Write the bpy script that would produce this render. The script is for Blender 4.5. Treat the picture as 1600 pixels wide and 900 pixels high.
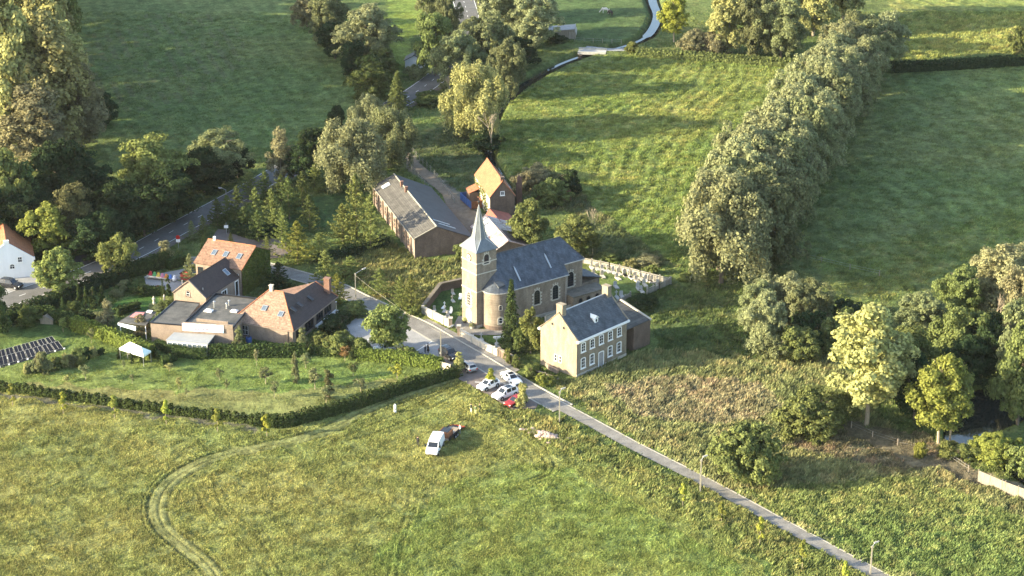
import bpy, math, random
import numpy as np
from mathutils import Vector, Matrix

# ------------------------------------------------------------------ clear, camera, light
for o in list(bpy.data.objects): bpy.data.objects.remove(o)
SC = bpy.context.scene
COL = SC.collection
RAD = math.radians
FOC, PITCH, CAMH = 3400.0, RAD(22), 150.0

cam_data = bpy.data.cameras.new('camera'); cam = bpy.data.objects.new('camera', cam_data); COL.objects.link(cam)
cam.location = (0, 0, CAMH); cam.rotation_euler = (math.pi/2 - PITCH, 0, 0)
cam_data.sensor_width = 36; cam_data.lens = FOC/1600*36
cam_data.clip_start = 1; cam_data.clip_end = 12000
SC.camera = cam

SUN_EL = 17.0; SHADOW_AZ = 12.0                       # shadows run to the right and slightly away
sdir = Vector((-math.cos(RAD(SHADOW_AZ))*math.cos(RAD(SUN_EL)), -math.sin(RAD(SHADOW_AZ))*math.cos(RAD(SUN_EL)), math.sin(RAD(SUN_EL))))
sun_d = bpy.data.lights.new('sun', 'SUN'); sun = bpy.data.objects.new('sun', sun_d); COL.objects.link(sun)
sun_d.energy = 4.3; sun_d.angle = RAD(0.6); sun_d.color = (1.0, 0.87, 0.61)
sun.rotation_euler = sdir.to_track_quat('Z', 'Y').to_euler(); sun.location = (-100, 300, 200)

world = bpy.data.worlds.new('World'); SC.world = world; world.use_nodes = True
wn = world.node_tree; bg = wn.nodes['Background']
sky = wn.nodes.new('ShaderNodeTexSky'); sky.sky_type = 'NISHITA'; sky.sun_disc = False
sky.sun_elevation = RAD(SUN_EL); sky.sun_rotation = math.atan2(sdir.x, sdir.y) % (2*math.pi)
sky.air_density = 1.0; sky.dust_density = 1.5
wn.links.new(sky.outputs[0], bg.inputs[0]); bg.inputs[1].default_value = 0.145

SC.view_settings.view_transform = 'Standard'; SC.view_settings.look = 'None'
SC.view_settings.exposure = 2.12; SC.view_settings.gamma = 1.0; SC.view_settings.use_curve_mapping = False
SC.render.engine = 'CYCLES'
SC.cycles.max_bounces = 5; SC.cycles.diffuse_bounces = 3; SC.cycles.transmission_bounces = 3; SC.cycles.transparent_max_bounces = 4

# ------------------------------------------------------------------ helpers
rnd = random.Random(7)
def G(px, py, h=0.0):
    """ground point (height h) seen at a photo position; used to survey where things stand"""
    a = (px-800)/FOC; b = (py-450)/FOC
    dy = math.cos(PITCH)-b*math.sin(PITCH); dz = -math.sin(PITCH)-b*math.cos(PITCH)
    t = (h-CAMH)/dz
    return Vector((a*t, dy*t, h))
def px_m(py, px=800):                                   # metres per pixel (across) at a ground row
    g = G(px, py); dep = g.y*math.cos(PITCH)+CAMH*math.sin(PITCH)
    return dep/FOC
def height_px(bx, by, ty):                              # height of a thing from its base and top rows
    g = G(bx, by); b = (ty-450)/FOC
    # solve (g.y, z): row ty
    c, s = math.cos(PITCH), math.sin(PITCH)
    # b = -(y s + zz c)/(y c - zz s) ; zz=z-H
    zz = -(g.y*s + b*g.y*c)/(c - b*s)
    return zz + CAMH

def tag(o, label=None, cat=None, group=None, kind=None):
    if label: o['label'] = label
    if cat: o['category'] = cat
    if group: o['group'] = group
    if kind: o['kind'] = kind
    return o
def thing(name, label, cat, loc=(0, 0, 0), rz=0.0, group=None):
    o = bpy.data.objects.new(name, None); o.empty_display_size = .5; COL.objects.link(o)
    o.location = loc; o.rotation_euler = (0, 0, rz)
    return tag(o, label, cat, group)
ORD = ['first','second','third','fourth','fifth','sixth','seventh','eighth','ninth','tenth','eleventh','twelfth','thirteenth','fourteenth','fifteenth','sixteenth','seventeenth','eighteenth','nineteenth','twentieth','twenty-first','twenty-second','twenty-third','twenty-fourth','twenty-fifth','twenty-sixth','twenty-seventh','twenty-eighth','twenty-ninth','thirtieth','thirty-first','thirty-second','thirty-third','thirty-fourth']

class MB:
    def __init__(s): s.v=[]; s.f=[]; s.m=[]
    def poly(s, pts, mi=0):
        n=len(s.v); s.v += [tuple(p) for p in pts]; s.f.append(tuple(range(n, n+len(pts)))); s.m.append(mi); return s
    def box(s, x0,x1,y0,y1,z0,z1, mi=0):
        n=len(s.v)
        s.v += [(x0,y0,z0),(x1,y0,z0),(x1,y1,z0),(x0,y1,z0),(x0,y0,z1),(x1,y0,z1),(x1,y1,z1),(x0,y1,z1)]
        for f in ((0,3,2,1),(4,5,6,7),(0,1,5,4),(1,2,6,5),(2,3,7,6),(3,0,4,7)): s.f.append(tuple(n+i for i in f)); s.m.append(mi)
        return s
    def prism(s, pts, z0, z1, mi=0, mtop=None):
        n=len(s.v); k=len(pts)
        ar=sum(pts[i][0]*pts[(i+1)%k][1]-pts[(i+1)%k][0]*pts[i][1] for i in range(k))
        if ar<0: pts=list(pts)[::-1]
        s.v += [(p[0],p[1],z0) for p in pts]+[(p[0],p[1],z1) for p in pts]
        s.f.append(tuple(n+i for i in range(k))[::-1]); s.m.append(mi)
        s.f.append(tuple(n+k+i for i in range(k))); s.m.append(mi if mtop is None else mtop)
        for i in range(k):
            j=(i+1)%k; s.f.append((n+i,n+j,n+k+j,n+k+i)); s.m.append(mi)
        return s
    def slab(s, pts, t, mi=0):                         # planar polygon thickened downwards along its normal
        P=[Vector(p) for p in pts]; nr=Vector((0,0,0))
        for i in range(1,len(P)-1): nr+=(P[i]-P[0]).cross(P[i+1]-P[0])
        nr.normalize()
        if nr.z<0: P=P[::-1]; nr=-nr
        n=len(s.v); k=len(P)
        s.v += [tuple(p) for p in P]+[tuple(p-nr*t) for p in P]
        s.f.append(tuple(n+i for i in range(k))); s.m.append(mi)
        s.f.append(tuple(n+k+i for i in range(k))[::-1]); s.m.append(mi)
        for i in range(k):
            j=(i+1)%k; s.f.append((n+j,n+i,n+k+i,n+k+j)); s.m.append(mi)
        return s
    def tube(s, p0, p1, r0, r1=None, n=8, mi=0):
        if r1 is None: r1=r0
        p0=Vector(p0); p1=Vector(p1); d=(p1-p0).normalized()
        a=d.orthogonal().normalized(); b=d.cross(a); k=len(s.v)
        for p,r in ((p0,r0),(p1,r1)):
            for i in range(n):
                t=2*math.pi*i/n; s.v.append(tuple(p+(a*math.cos(t)+b*math.sin(t))*r))
        for i in range(n):
            j=(i+1)%n; s.f.append((k+i,k+j,k+n+j,k+n+i)); s.m.append(mi)
        s.f.append(tuple(k+i for i in range(n))[::-1]); s.m.append(mi)
        s.f.append(tuple(k+n+i for i in range(n))); s.m.append(mi)
        return s
    def lathe(s, prof, c=(0,0), n=24, a0=0, a1=2*math.pi, mi=0):
        k=len(s.v); full=abs(a1-a0-2*math.pi)<1e-6; m=n if full else n+1
        for (r,z) in prof:
            for i in range(m):
                t=a0+(a1-a0)*i/n; s.v.append((c[0]+r*math.cos(t),c[1]+r*math.sin(t),z))
        for q in range(len(prof)-1):
            for i in range(n):
                j=(i+1)%m; s.f.append((k+q*m+i,k+q*m+j,k+(q+1)*m+j,k+(q+1)*m+i)); s.m.append(mi)
        return s
    def blob(s, c, r, rz=None, n=8, mi=0):
        rz = rz or r
        prof=[(max(1e-3,r*math.sin(math.pi*i/n)), c[2]-rz*math.cos(math.pi*i/n)) for i in range(n+1)]
        return s.lathe(prof,(c[0],c[1]),2*n,mi=mi)
    def build(s, name, mats, parent=None, smooth=False):
        me=bpy.data.meshes.new(name); me.from_pydata(s.v,[],s.f)
        if not isinstance(mats,(list,tuple)): mats=[mats]
        for m in mats: me.materials.append(m)
        me.polygons.foreach_set('material_index', s.m)
        if smooth: me.polygons.foreach_set('use_smooth',[True]*len(s.f))
        me.update()
        o=bpy.data.objects.new(name,me); COL.objects.link(o)
        if parent: o.parent=parent
        return o

# ------------------------------------------------------------------ materials
def newmat(name):
    m=bpy.data.materials.new(name); m.use_nodes=True
    nt=m.node_tree; b=nt.nodes['Principled BSDF']
    return m,nt,b
def N(nt,t,**k):
    n=nt.nodes.new(t)
    for a,v in k.items():
        if a in n.inputs: n.inputs[a].default_value=v
        else: setattr(n,a,v)
    return n
def mat(name, col, rough=.8, var=.25, scale=1.5, spec=.3, metal=0, bump=0, bscale=8, streak=None, col2=None):
    """base colour broken up by object-space noise; streak stretches the noise along z"""
    m,nt,b=newmat(name); L=nt.links.new
    b.inputs['Roughness'].default_value=rough; b.inputs['Specular IOR Level'].default_value=spec; b.inputs['Metallic'].default_value=metal
    tc=N(nt,'ShaderNodeTexCoord'); mp=N(nt,'ShaderNodeMapping')
    if streak: mp.inputs['Scale'].default_value=streak
    L(tc.outputs['Object'],mp.inputs[0])
    no=N(nt,'ShaderNodeTexNoise',Scale=scale,Detail=6.0,Roughness=.65); L(mp.outputs[0],no.inputs[0])
    rp=N(nt,'ShaderNodeValToRGB'); e=rp.color_ramp.elements
    c=Vector(col); c2=Vector(col2) if col2 else c
    e[0].position=.28; e[0].color=(*(c*(1-var)),1); e[1].position=.72; e[1].color=(*(c2*(1+var)),1)
    L(no.outputs[0],rp.inputs[0])
    n2=N(nt,'ShaderNodeTexNoise',Scale=scale*9,Detail=3.0); L(mp.outputs[0],n2.inputs[0])
    mx=N(nt,'ShaderNodeMix',data_type='RGBA',blend_type='OVERLAY'); mx.inputs[0].default_value=min(1,var*1.6)
    L(rp.outputs[0],mx.inputs[6]); L(n2.outputs[0],mx.inputs[7]); L(mx.outputs[2],b.inputs['Base Color'])
    if bump:
        bn=N(nt,'ShaderNodeTexNoise',Scale=bscale,Detail=4.0); L(tc.outputs['Object'],bn.inputs[0])
        bp=N(nt,'ShaderNodeBump',Strength=1.0,Distance=bump); L(bn.outputs[0],bp.inputs['Height']); L(bp.outputs[0],b.inputs['Normal'])
    return m
def tilemat(name, col, col2, bw=.3, bh=.35, rough=.75, var=.3, bumpd=.03, noise=.8, axis='x', streaks=.0):
    """roof tiles / slates / bricks: a brick pattern laid on the surface in the thing's own frame"""
    m,nt,b=newmat(name); L=nt.links.new
    b.inputs['Roughness'].default_value=rough; b.inputs['Specular IOR Level'].default_value=.3
    tc=N(nt,'ShaderNodeTexCoord'); sp=N(nt,'ShaderNodeSeparateXYZ'); L(tc.outputs['Object'],sp.inputs[0])
    cb=N(nt,'ShaderNodeCombineXYZ')
    ad=N(nt,'ShaderNodeMath',operation='ADD'); L(sp.outputs[0],ad.inputs[0]); L(sp.outputs[1],ad.inputs[1])
    if axis=='x': L(sp.outputs[0],cb.inputs[0])
    elif axis=='y': L(sp.outputs[1],cb.inputs[0])
    else: L(ad.outputs[0],cb.inputs[0])
    L(sp.outputs[2],cb.inputs[1])
    br=N(nt,'ShaderNodeTexBrick'); br.inputs['Scale'].default_value=1.0; br.inputs['Brick Width'].default_value=bw; br.inputs['Row Height'].default_value=bh
    br.inputs['Mortar Size'].default_value=.012; br.inputs['Color1'].default_value=(*col,1); br.inputs['Color2'].default_value=(*col2,1)
    br.inputs['Mortar'].default_value=(*(Vector(col)*.55),1); br.inputs['Bias'].default_value=0
    L(cb.outputs[0],br.inputs[0])
    mp=N(nt,'ShaderNodeMapping'); L(tc.outputs['Object'],mp.inputs[0])
    if streaks: mp.inputs['Scale'].default_value=(1,1,streaks)
    no=N(nt,'ShaderNodeTexNoise',Scale=noise,Detail=8.0,Roughness=.7); L(mp.outputs[0],no.inputs[0])
    mr=N(nt,'ShaderNodeMapRange'); mr.inputs[1].default_value=.3; mr.inputs[2].default_value=.7; mr.inputs[3].default_value=1-var; mr.inputs[4].default_value=1+var
    L(no.outputs[0],mr.inputs[0])
    mx=N(nt,'ShaderNodeMix',data_type='RGBA',blend_type='MULTIPLY'); mx.inputs[0].default_value=1
    L(br.outputs[0],mx.inputs[6]); L(mr.outputs[0],mx.inputs[7]); L(mx.outputs[2],b.inputs['Base Color'])
    bp=N(nt,'ShaderNodeBump',Strength=.8,Distance=bumpd); L(br.outputs['Fac'],bp.inputs['Height']); bp.invert=True; L(bp.outputs[0],b.inputs['Normal'])
    return m
def plain(name,col,rough=.5,spec=.5,metal=0):
    m,nt,b=newmat(name); b.inputs['Base Color'].default_value=(*col,1); b.inputs['Roughness'].default_value=rough
    b.inputs['Specular IOR Level'].default_value=spec; b.inputs['Metallic'].default_value=metal
    return m
def leafmat(name, col, var=.27, trans=.35, hue=None):
    m=bpy.data.materials.new(name); m.use_nodes=True; nt=m.node_tree; nt.nodes.clear(); L=nt.links.new
    out=N(nt,'ShaderNodeOutputMaterial')
    at=N(nt,'ShaderNodeAttribute'); at.attribute_name='leaf'
    oi=N(nt,'ShaderNodeObjectInfo')
    c=Vector(col); h=Vector(hue) if hue else Vector((c.x*1.14,c.y*1.10,c.z*.95))
    mx=N(nt,'ShaderNodeMix',data_type='RGBA'); mx.inputs[6].default_value=(*(c*(1-var)),1); mx.inputs[7].default_value=(*(h*(1+var)),1)
    L(at.outputs['Fac'],mx.inputs[0])
    hv=N(nt,'ShaderNodeHueSaturation')
    mr=N(nt,'ShaderNodeMapRange'); mr.inputs[3].default_value=.82; mr.inputs[4].default_value=1.18; L(oi.outputs['Random'],mr.inputs[0])
    L(mr.outputs[0],hv.inputs['Value']); L(mx.outputs[2],hv.inputs['Color'])
    mh=N(nt,'ShaderNodeMapRange'); mh.inputs[3].default_value=.488; mh.inputs[4].default_value=.512; L(oi.outputs['Random'],mh.inputs[0]); L(mh.outputs[0],hv.inputs['Hue'])
    d=N(nt,'ShaderNodeBsdfDiffuse'); t=N(nt,'ShaderNodeBsdfTranslucent'); ms=N(nt,'ShaderNodeMixShader'); ms.inputs[0].default_value=trans
    L(hv.outputs[0],d.inputs[0]); L(hv.outputs[0],t.inputs[0]); L(d.outputs[0],ms.inputs[1]); L(t.outputs[0],ms.inputs[2]); L(ms.outputs[0],out.inputs[0])
    return m

M={}
M['stone']=tilemat('warm_brick',(.29,.24,.17),(.24,.197,.14),.24,.09,.9,.36,.006,.9,'xy',.5)
M['church']=tilemat('church_brick',(.27,.22,.165),(.21,.172,.13),.3,.12,.9,.38,.008,.7,'xy',.45)
M['brick']=tilemat('brown_brick',(.185,.135,.100),(.14,.10,.078),.22,.08,.9,.28,.006,.8,'xy',.5)
M['redbrick']=tilemat('red_brick',(.24,.135,.095),(.18,.10,.075),.22,.08,.9,.3,.006,.9,'xy',.5)
M['pinkbrick']=tilemat('pink_brick',(.32,.25,.19),(.27,.205,.16),.22,.08,.9,.22,.006,.9,'xy',.5)
M['slate']=tilemat('blue_slate',(.070,.084,.104),(.054,.065,.082),.3,.22,.6,.55,.012,1.0,'xy',.2)
M['slate2']=tilemat('grey_slate',(.078,.088,.098),(.052,.060,.070),.3,.22,.6,.55,.012,.8,'xy',.2)
M['lead']=mat('spire_slate',(.115,.130,.140),.5,.25,1.5,.4,streak=(1,1,.3))
M['orange']=tilemat('orange_tile',(.38,.155,.075),(.31,.125,.06),.25,.28,.8,.25,.03,1.2,'xy')
M['brown']=tilemat('terracotta_tile',(.27,.155,.10),(.20,.12,.078),.25,.26,.85,.45,.03,1.6,'xy',.5)
M['palebrown']=tilemat('weathered_tile',(.31,.205,.14),(.22,.145,.10),.25,.26,.85,.5,.03,2.2,'xy',.5)
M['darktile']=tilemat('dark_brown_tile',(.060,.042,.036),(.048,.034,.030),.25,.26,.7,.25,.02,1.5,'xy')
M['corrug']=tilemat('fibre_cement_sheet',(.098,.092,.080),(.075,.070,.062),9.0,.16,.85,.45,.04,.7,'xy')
M['bitumen']=mat('roof_felt',(.075,.078,.075),.85,.35,.7,.2,col2=(.10,.095,.085))
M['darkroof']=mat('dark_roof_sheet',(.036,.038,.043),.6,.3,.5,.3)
M['white']=mat('white_paint',(.78,.77,.74),.6,.06,1.0,.3)
M['whitewall']=mat('whitewash',(.74,.75,.76),.8,.07,.6,.2,streak=(1,1,.3))
M['pale']=mat('pale_stone',(.45,.40,.32),.85,.2,1.5,.2)
M['quoin']=mat('light_limestone',(.46,.42,.345),.85,.12,3,.2)
M['glass']=plain('dark_glass',(.018,.022,.028),.12,.5)
M['skyglass']=plain('roof_glass',(.10,.13,.16),.08,.8)
M['black']=plain('black_paint',(.012,.012,.014),.35,.5)
M['rubber']=plain('tyre_rubber',(.02,.02,.02),.9,.2)
M['steel']=plain('galvanised_steel',(.42,.43,.43),.4,.5,.6)
M['concrete']=mat('concrete',(.42,.40,.36),.9,.2,1.2,.2)
M['concpost']=mat('concrete_post',(.29,.265,.205),.9,.12,2,.2)
M['asphalt']=mat('asphalt',(.125,.120,.110),.92,.22,.35,.2,bump=.01,bscale=20)
M['asphalt2']=mat('worn_asphalt',(.185,.174,.155),.92,.30,.5,.2,bump=.01,bscale=20)
M['asphalt3']=mat('fresh_asphalt',(.060,.058,.060),.92,.2,.4,.2)
M['paving']=mat('concrete_slabs',(.27,.265,.255),.9,.2,.5,.2)
M['brickpave']=mat('brick_paving',(.15,.125,.11),.92,.22,.8,.2)
M['kerb']=mat('kerb_concrete',(.34,.32,.27),.9,.15,1.5,.2)
M['line']=mat('road_paint',(.68,.67,.63),.7,.2,3,.2)
M['dirt']=mat('dirt_track',(.20,.155,.11),.95,.3,.8,.1,bump=.05,bscale=3)
M['bark']=mat('bark',(.15,.12,.09),.95,.35,2,.1,streak=(1,1,.2))
M['palebark']=mat('pale_bark',(.34,.28,.20),.95,.3,2,.1,streak=(1,1,.3))
M['wood']=mat('grey_wood',(.30,.25,.19),.9,.25,3,.1,streak=(1,1,.2))
M['skin']=plain('skin',(.45,.27,.19),.6,.3)
M['carwhite']=plain('white_car_paint',(.78,.78,.77),.18,.6)
M['carsilver']=plain('silver_car_paint',(.34,.35,.36),.25,.6,.4)
M['carblack']=plain('black_car_paint',(.013,.014,.018),.18,.6)
M['carred']=plain('red_car_paint',(.22,.018,.015),.2,.6)
M['lamp_glass']=plain('lamp_lens',(.75,.75,.70),.2,.6)
M['redlens']=plain('red_lens',(.4,.02,.015),.2,.6)
M['soil']=mat('bare_soil',(.10,.075,.055),.95,.3,2,.1)
M['tent']=mat('pale_canvas',(.66,.74,.68),.8,.05,1,.2)
M['solar']=plain('solar_cells',(.016,.017,.022),.45,.12)
M['rust']=mat('rusty_steel',(.22,.10,.055),.85,.4,1.6,.2)
M['blue']=mat('blue_paint',(.05,.11,.28),.5,.3,1.5,.3)
M['tin']=tilemat('weathered_sheet',(.50,.46,.42),(.30,.27,.26),1.1,.5,.6,.5,.03,1.2,'xy')
M['rusttin']=tilemat('rusty_sheet',(.46,.38,.33),(.28,.17,.14),2.0,.33,.7,.45,.03,1.4,'xy')
M['rubble']=mat('rubble',(.42,.31,.25),.95,.35,2.5,.1,bump=.15,bscale=3)
def water_mat():
    m,nt,b=newmat('river_water'); b.inputs['Base Color'].default_value=(.012,.016,.014,1); b.inputs['Roughness'].default_value=.04; b.inputs['Specular IOR Level'].default_value=.6
    no=N(nt,'ShaderNodeTexNoise',Scale=1.2,Detail=3.0); tc=N(nt,'ShaderNodeTexCoord'); nt.links.new(tc.outputs['Object'],no.inputs[0])
    bp=N(nt,'ShaderNodeBump',Strength=.3,Distance=.02); nt.links.new(no.outputs[0],bp.inputs['Height']); nt.links.new(bp.outputs[0],b.inputs['Normal'])
    return m
M['water']=water_mat()
LM={
 'olive':leafmat('olive_leaves',(.138,.165,.062)),
 'green':leafmat('mid_green_leaves',(.100,.125,.045)),
 'bright':leafmat('fresh_green_leaves',(.160,.185,.064)),
 'lime':leafmat('lime_leaves',(.190,.208,.055)),
 'dark':leafmat('deep_green_leaves',(.038,.060,.028)),
 'conifer':leafmat('conifer_needles',(0.057,0.085,0.034),trans=.15),
 'willow':leafmat('silver_willow_leaves',(.205,.222,.122)),
 'sage':leafmat('grey_green_leaves',(.160,.180,.092)),
 'gold':leafmat('yellowing_leaves',(.285,.285,.125)),
 'yellow':leafmat('bright_yellow_leaves',(.265,.290,.060)),
 'tan':leafmat('dry_tan_leaves',(.215,.208,.120)),
 'copper':leafmat('copper_leaves',(.090,.088,.045)),
 'rust':leafmat('russet_leaves',(.20,.125,.06)),
 'hedge':leafmat('yew_hedge_leaves',(.044,.064,.024),trans=.15),
 'thuja':leafmat('thuja_hedge_leaves',(0.106,0.135,0.034),trans=.2),
 'ivy':leafmat('ivy_leaves',(0.094,0.125,0.034),trans=.15),
}

# ------------------------------------------------------------------ noise and masks (numpy)
def vnoise(x,y,scale,seed):
    rs=np.random.RandomState(seed); T=rs.rand(256,256).astype(np.float32)
    u=x/scale+1000.3; v=y/scale+1000.7
    i=np.floor(u).astype(int); j=np.floor(v).astype(int); fu=u-i; fv=v-j
    fu=fu*fu*(3-2*fu); fv=fv*fv*(3-2*fv); i&=255; j&=255; i2=(i+1)&255; j2=(j+1)&255
    return (T[i,j]*(1-fu)+T[i2,j]*fu)*(1-fv)+(T[i,j2]*(1-fu)+T[i2,j2]*fu)*fv
def fbm(x,y,scale,seed,oct=4):
    s=0;a=1;t=0
    for k in range(oct): s=s+a*vnoise(x,y,scale/2**k,seed+k); t+=a; a*=.55
    return s/t
def inpoly(x,y,poly):
    r=np.zeros(x.shape,bool); n=len(poly)
    for i in range(n):
        x1,y1=poly[i]; x2,y2=poly[(i+1)%n]
        if y1==y2: continue
        c=((y1>y)!=(y2>y))&(x<(x2-x1)*(y-y1)/(y2-y1)+x1); r^=c
    return r
def dline(x,y,pts):
    d=np.full(x.shape,1e9)
    for (x1,y1),(x2,y2) in zip(pts[:-1],pts[1:]):
        dx,dy=x2-x1,y2-y1; t=np.clip(((x-x1)*dx+(y-y1)*dy)/(dx*dx+dy*dy+1e-9),0,1)
        d=np.minimum(d,np.hypot(x-x1-t*dx,y-y1-t*dy))
    return d
def W2(pts): return [tuple(G(*p)[:2]) for p in pts]
def smooth(pts, n=6):                                   # Catmull-Rom through ground points
    P=[Vector((p[0],p[1])) for p in pts]; P=[2*P[0]-P[1]]+P+[2*P[-1]-P[-2]]; out=[]
    for i in range(1,len(P)-2):
        for k in range(n):
            t=k/n; a,b,c,d=P[i-1],P[i],P[i+1],P[i+2]
            q=.5*((2*b)+(c-a)*t+(2*a-5*b+4*c-d)*t*t+(-a+3*b-3*c+d)*t**3); out.append((q.x,q.y))
    out.append((P[-2].x,P[-2].y)); return out

# water courses
STREAM=smooth(W2([(1012,-40),(1020,0),(1027,22),(1018,45),(1000,60),(965,72),(925,80),(880,95),(835,118),(795,145),(775,180),(760,215),(768,245),(795,290),(815,335),(835,372)]))
POND=W2([(1475,640),(1500,615),(1560,600),(1600,590),(1640,610),(1600,650),(1555,672),(1545,690),(1530,708),(1508,712),(1490,700),(1480,682)])
CHAN=smooth(W2([(1530,700),(1560,700),(1600,735),(1650,770)]))

# surveyed ground zones: polygon, colour, tussock height (m), blade density
GRASS=(.095,.128,.036)
ZONES=[
 # foreground mown field
 ([(-300,590),(0,612),(430,668),(560,640),(720,590),(760,615),(900,710),(1000,770),(1140,850),(1240,920),(1400,1000),(-300,1000)],(.155,.168,.050),.15,26),
 ([(560,900),(700,760),(820,720),(900,740),(1010,800),(1150,880),(1250,1000),(600,1000)],(.135,.162,.044),.15,26),
 # rough verge west of the lane
 ([(765,640),(820,640),(870,655),(1000,715),(1200,820),(1370,910),(1500,1000),(1290,960),(1180,870),(1050,800),(930,725),(850,690)],(.125,.140,.044),.38,20),
 # orchard lawn
 ([(-200,600),(-200,560),(0,575),(0,520),(130,505),(235,552),(330,556),(480,556),(688,573),(715,585),(560,632),(440,662),(300,650),(0,608)],(.112,.150,.038),.09,14),
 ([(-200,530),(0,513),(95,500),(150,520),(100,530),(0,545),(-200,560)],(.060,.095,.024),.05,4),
 ([(440,612),(640,588),(560,640),(440,664),(300,650),(0,606),(0,596),(250,610)],(.135,.140,.045),.08,8),
 # far left pasture
 ([(115,0),(120,-60),(470,-60),(440,5),(500,60),(560,130),(560,170),(500,200),(430,230),(300,230),(170,260),(150,200)],(.094,.126,.038),.16,7),
 # pasture between the copses
 ([(610,-60),(700,-60),(690,20),(640,60),(640,120),(610,110),(600,50)],(.115,.150,.030),.12,6),
 # middle meadow
 ([(770,250),(790,160),(880,110),(960,85),(1240,98),(1180,200),(1060,330),(1060,420),(950,415),(880,330),(800,280)],(.112,.146,.037),.22,14),
 ([(900,190),(1160,130),(1050,260),(960,290),(860,270)],(.132,.160,.042),.25,15),
 # right pasture
 ([(1240,390),(1390,115),(1600,105),(1800,110),(1800,430),(1600,420),(1500,420),(1400,460),(1290,460),(1240,430)],(.110,.138,.044),.18,9),
 ([(1270,400),(1400,375),(1600,320),(1700,330),(1700,420),(1480,430),(1400,465),(1290,460)],(.115,.145,.040),.22,9),
 # crop at top right
 ([(1380,-80),(1800,-80),(1800,85),(1600,82),(1400,95)],(.145,.170,.045),.35,14),
 # strip between copse and hedges
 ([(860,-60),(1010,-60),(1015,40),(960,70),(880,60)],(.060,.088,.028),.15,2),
 # dry meadow right of the presbytery
 ([(850,590),(900,592),(985,552),(1030,540),(1120,555),(1300,560),(1360,620),(1420,700),(1530,745),(1640,790),(1800,900),(1800,1000),(1420,930),(1200,800),(1000,690)],(.138,.152,.058),.42,20),
 ([(930,600),(1050,590),(1180,600),(1230,640),(1130,665),(1000,650)],(.165,.158,.078),.42,20),
 ([(1150,770),(1420,740),(1620,820),(1800,1000),(1400,900)],(.118,.148,.045),.35,20),
 ([(1210,700),(1340,655),(1470,690),(1530,740),(1450,735),(1330,720)],(.112,.108,.055),.25,12),
 # darker meadow behind presbytery
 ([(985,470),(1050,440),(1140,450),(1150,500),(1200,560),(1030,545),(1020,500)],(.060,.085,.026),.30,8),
 # rough ground by the barn
 ([(500,400),(590,370),(640,395),(660,405),(735,410),(725,450),(660,485),(600,470),(540,430)],(.115,.125,.042),.45,14),
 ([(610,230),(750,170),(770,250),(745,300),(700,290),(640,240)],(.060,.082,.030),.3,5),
 ([(780,280),(860,260),(940,330),(1060,420),(920,405),(900,330),(820,320)],(.085,.098,.036),.35,6),
 # churchyard and garden lawns
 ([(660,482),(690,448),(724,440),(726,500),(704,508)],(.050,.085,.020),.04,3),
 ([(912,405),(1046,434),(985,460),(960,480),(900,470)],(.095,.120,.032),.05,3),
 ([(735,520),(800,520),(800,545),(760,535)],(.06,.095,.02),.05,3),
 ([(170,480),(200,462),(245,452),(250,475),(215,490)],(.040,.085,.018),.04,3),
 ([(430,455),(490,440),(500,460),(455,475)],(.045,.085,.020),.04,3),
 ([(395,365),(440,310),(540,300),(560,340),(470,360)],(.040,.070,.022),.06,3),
]
BARE=[ # soil strips and trodden ground: line, width, colour
 (W2([(-100,606),(0,616.5),(100,629),(200,644),(300,657),(405,668)]),.75,(.11,.105,.07)),
 (W2([(620,232),(650,260),(700,300),(740,335)]),2.2,(.14,.13,.10)),
 (W2([(1340,668),(1440,715),(1530,748),(1640,780)]),2.5,(.14,.12,.075)),
]
WHEEL=smooth(W2([(700,592),(640,612),(570,640),(520,668),(460,688),(400,700),(335,715),(285,738),(255,765),(245,795),(255,825),(290,855),(325,885),(340,915),(345,960)]))
def wheel_side(off):
    out=[]
    for i,p in enumerate(WHEEL):
        a=WHEEL[max(0,i-1)]; b=WHEEL[min(len(WHEEL)-1,i+1)]; dx,dy=b[0]-a[0],b[1]-a[1]; l=math.hypot(dx,dy)
        out.append((p[0]-dy/l*off,p[1]+dx/l*off))
    return out
RUTS=[(wheel_side(o),w) for o,w in ((1.5,.24),(-1.4,.2),(-2.3,.10),(.2,.14))]
RUTS+=[(smooth(W2(p)),.2) for p in (
  [(715,600),(650,632),(590,660),(520,690)],[(700,606),(640,625),(580,650)],[(725,610),(660,645),(600,672),(540,690)],
  [(750,640),(800,660),(850,700),(865,735),(830,755)],[(745,650),(790,668),(840,708),(852,735),(820,752)],[(735,655),(780,675),(825,710),(838,735)],
  [(300,760),(330,810),(380,850),(420,905)],[(330,745),(350,800),(400,840),(440,900)],
  [(240,785),(190,800),(120,830),(40,850)],[(0,885),(40,905)],[(0,870),(60,905)],
  [(640,760),(635,800),(615,850),(605,905)],[(652,760),(648,800),(628,850),(618,905)])]
ROWLINE=W2([(1000,440),(1250,100)])

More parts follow.
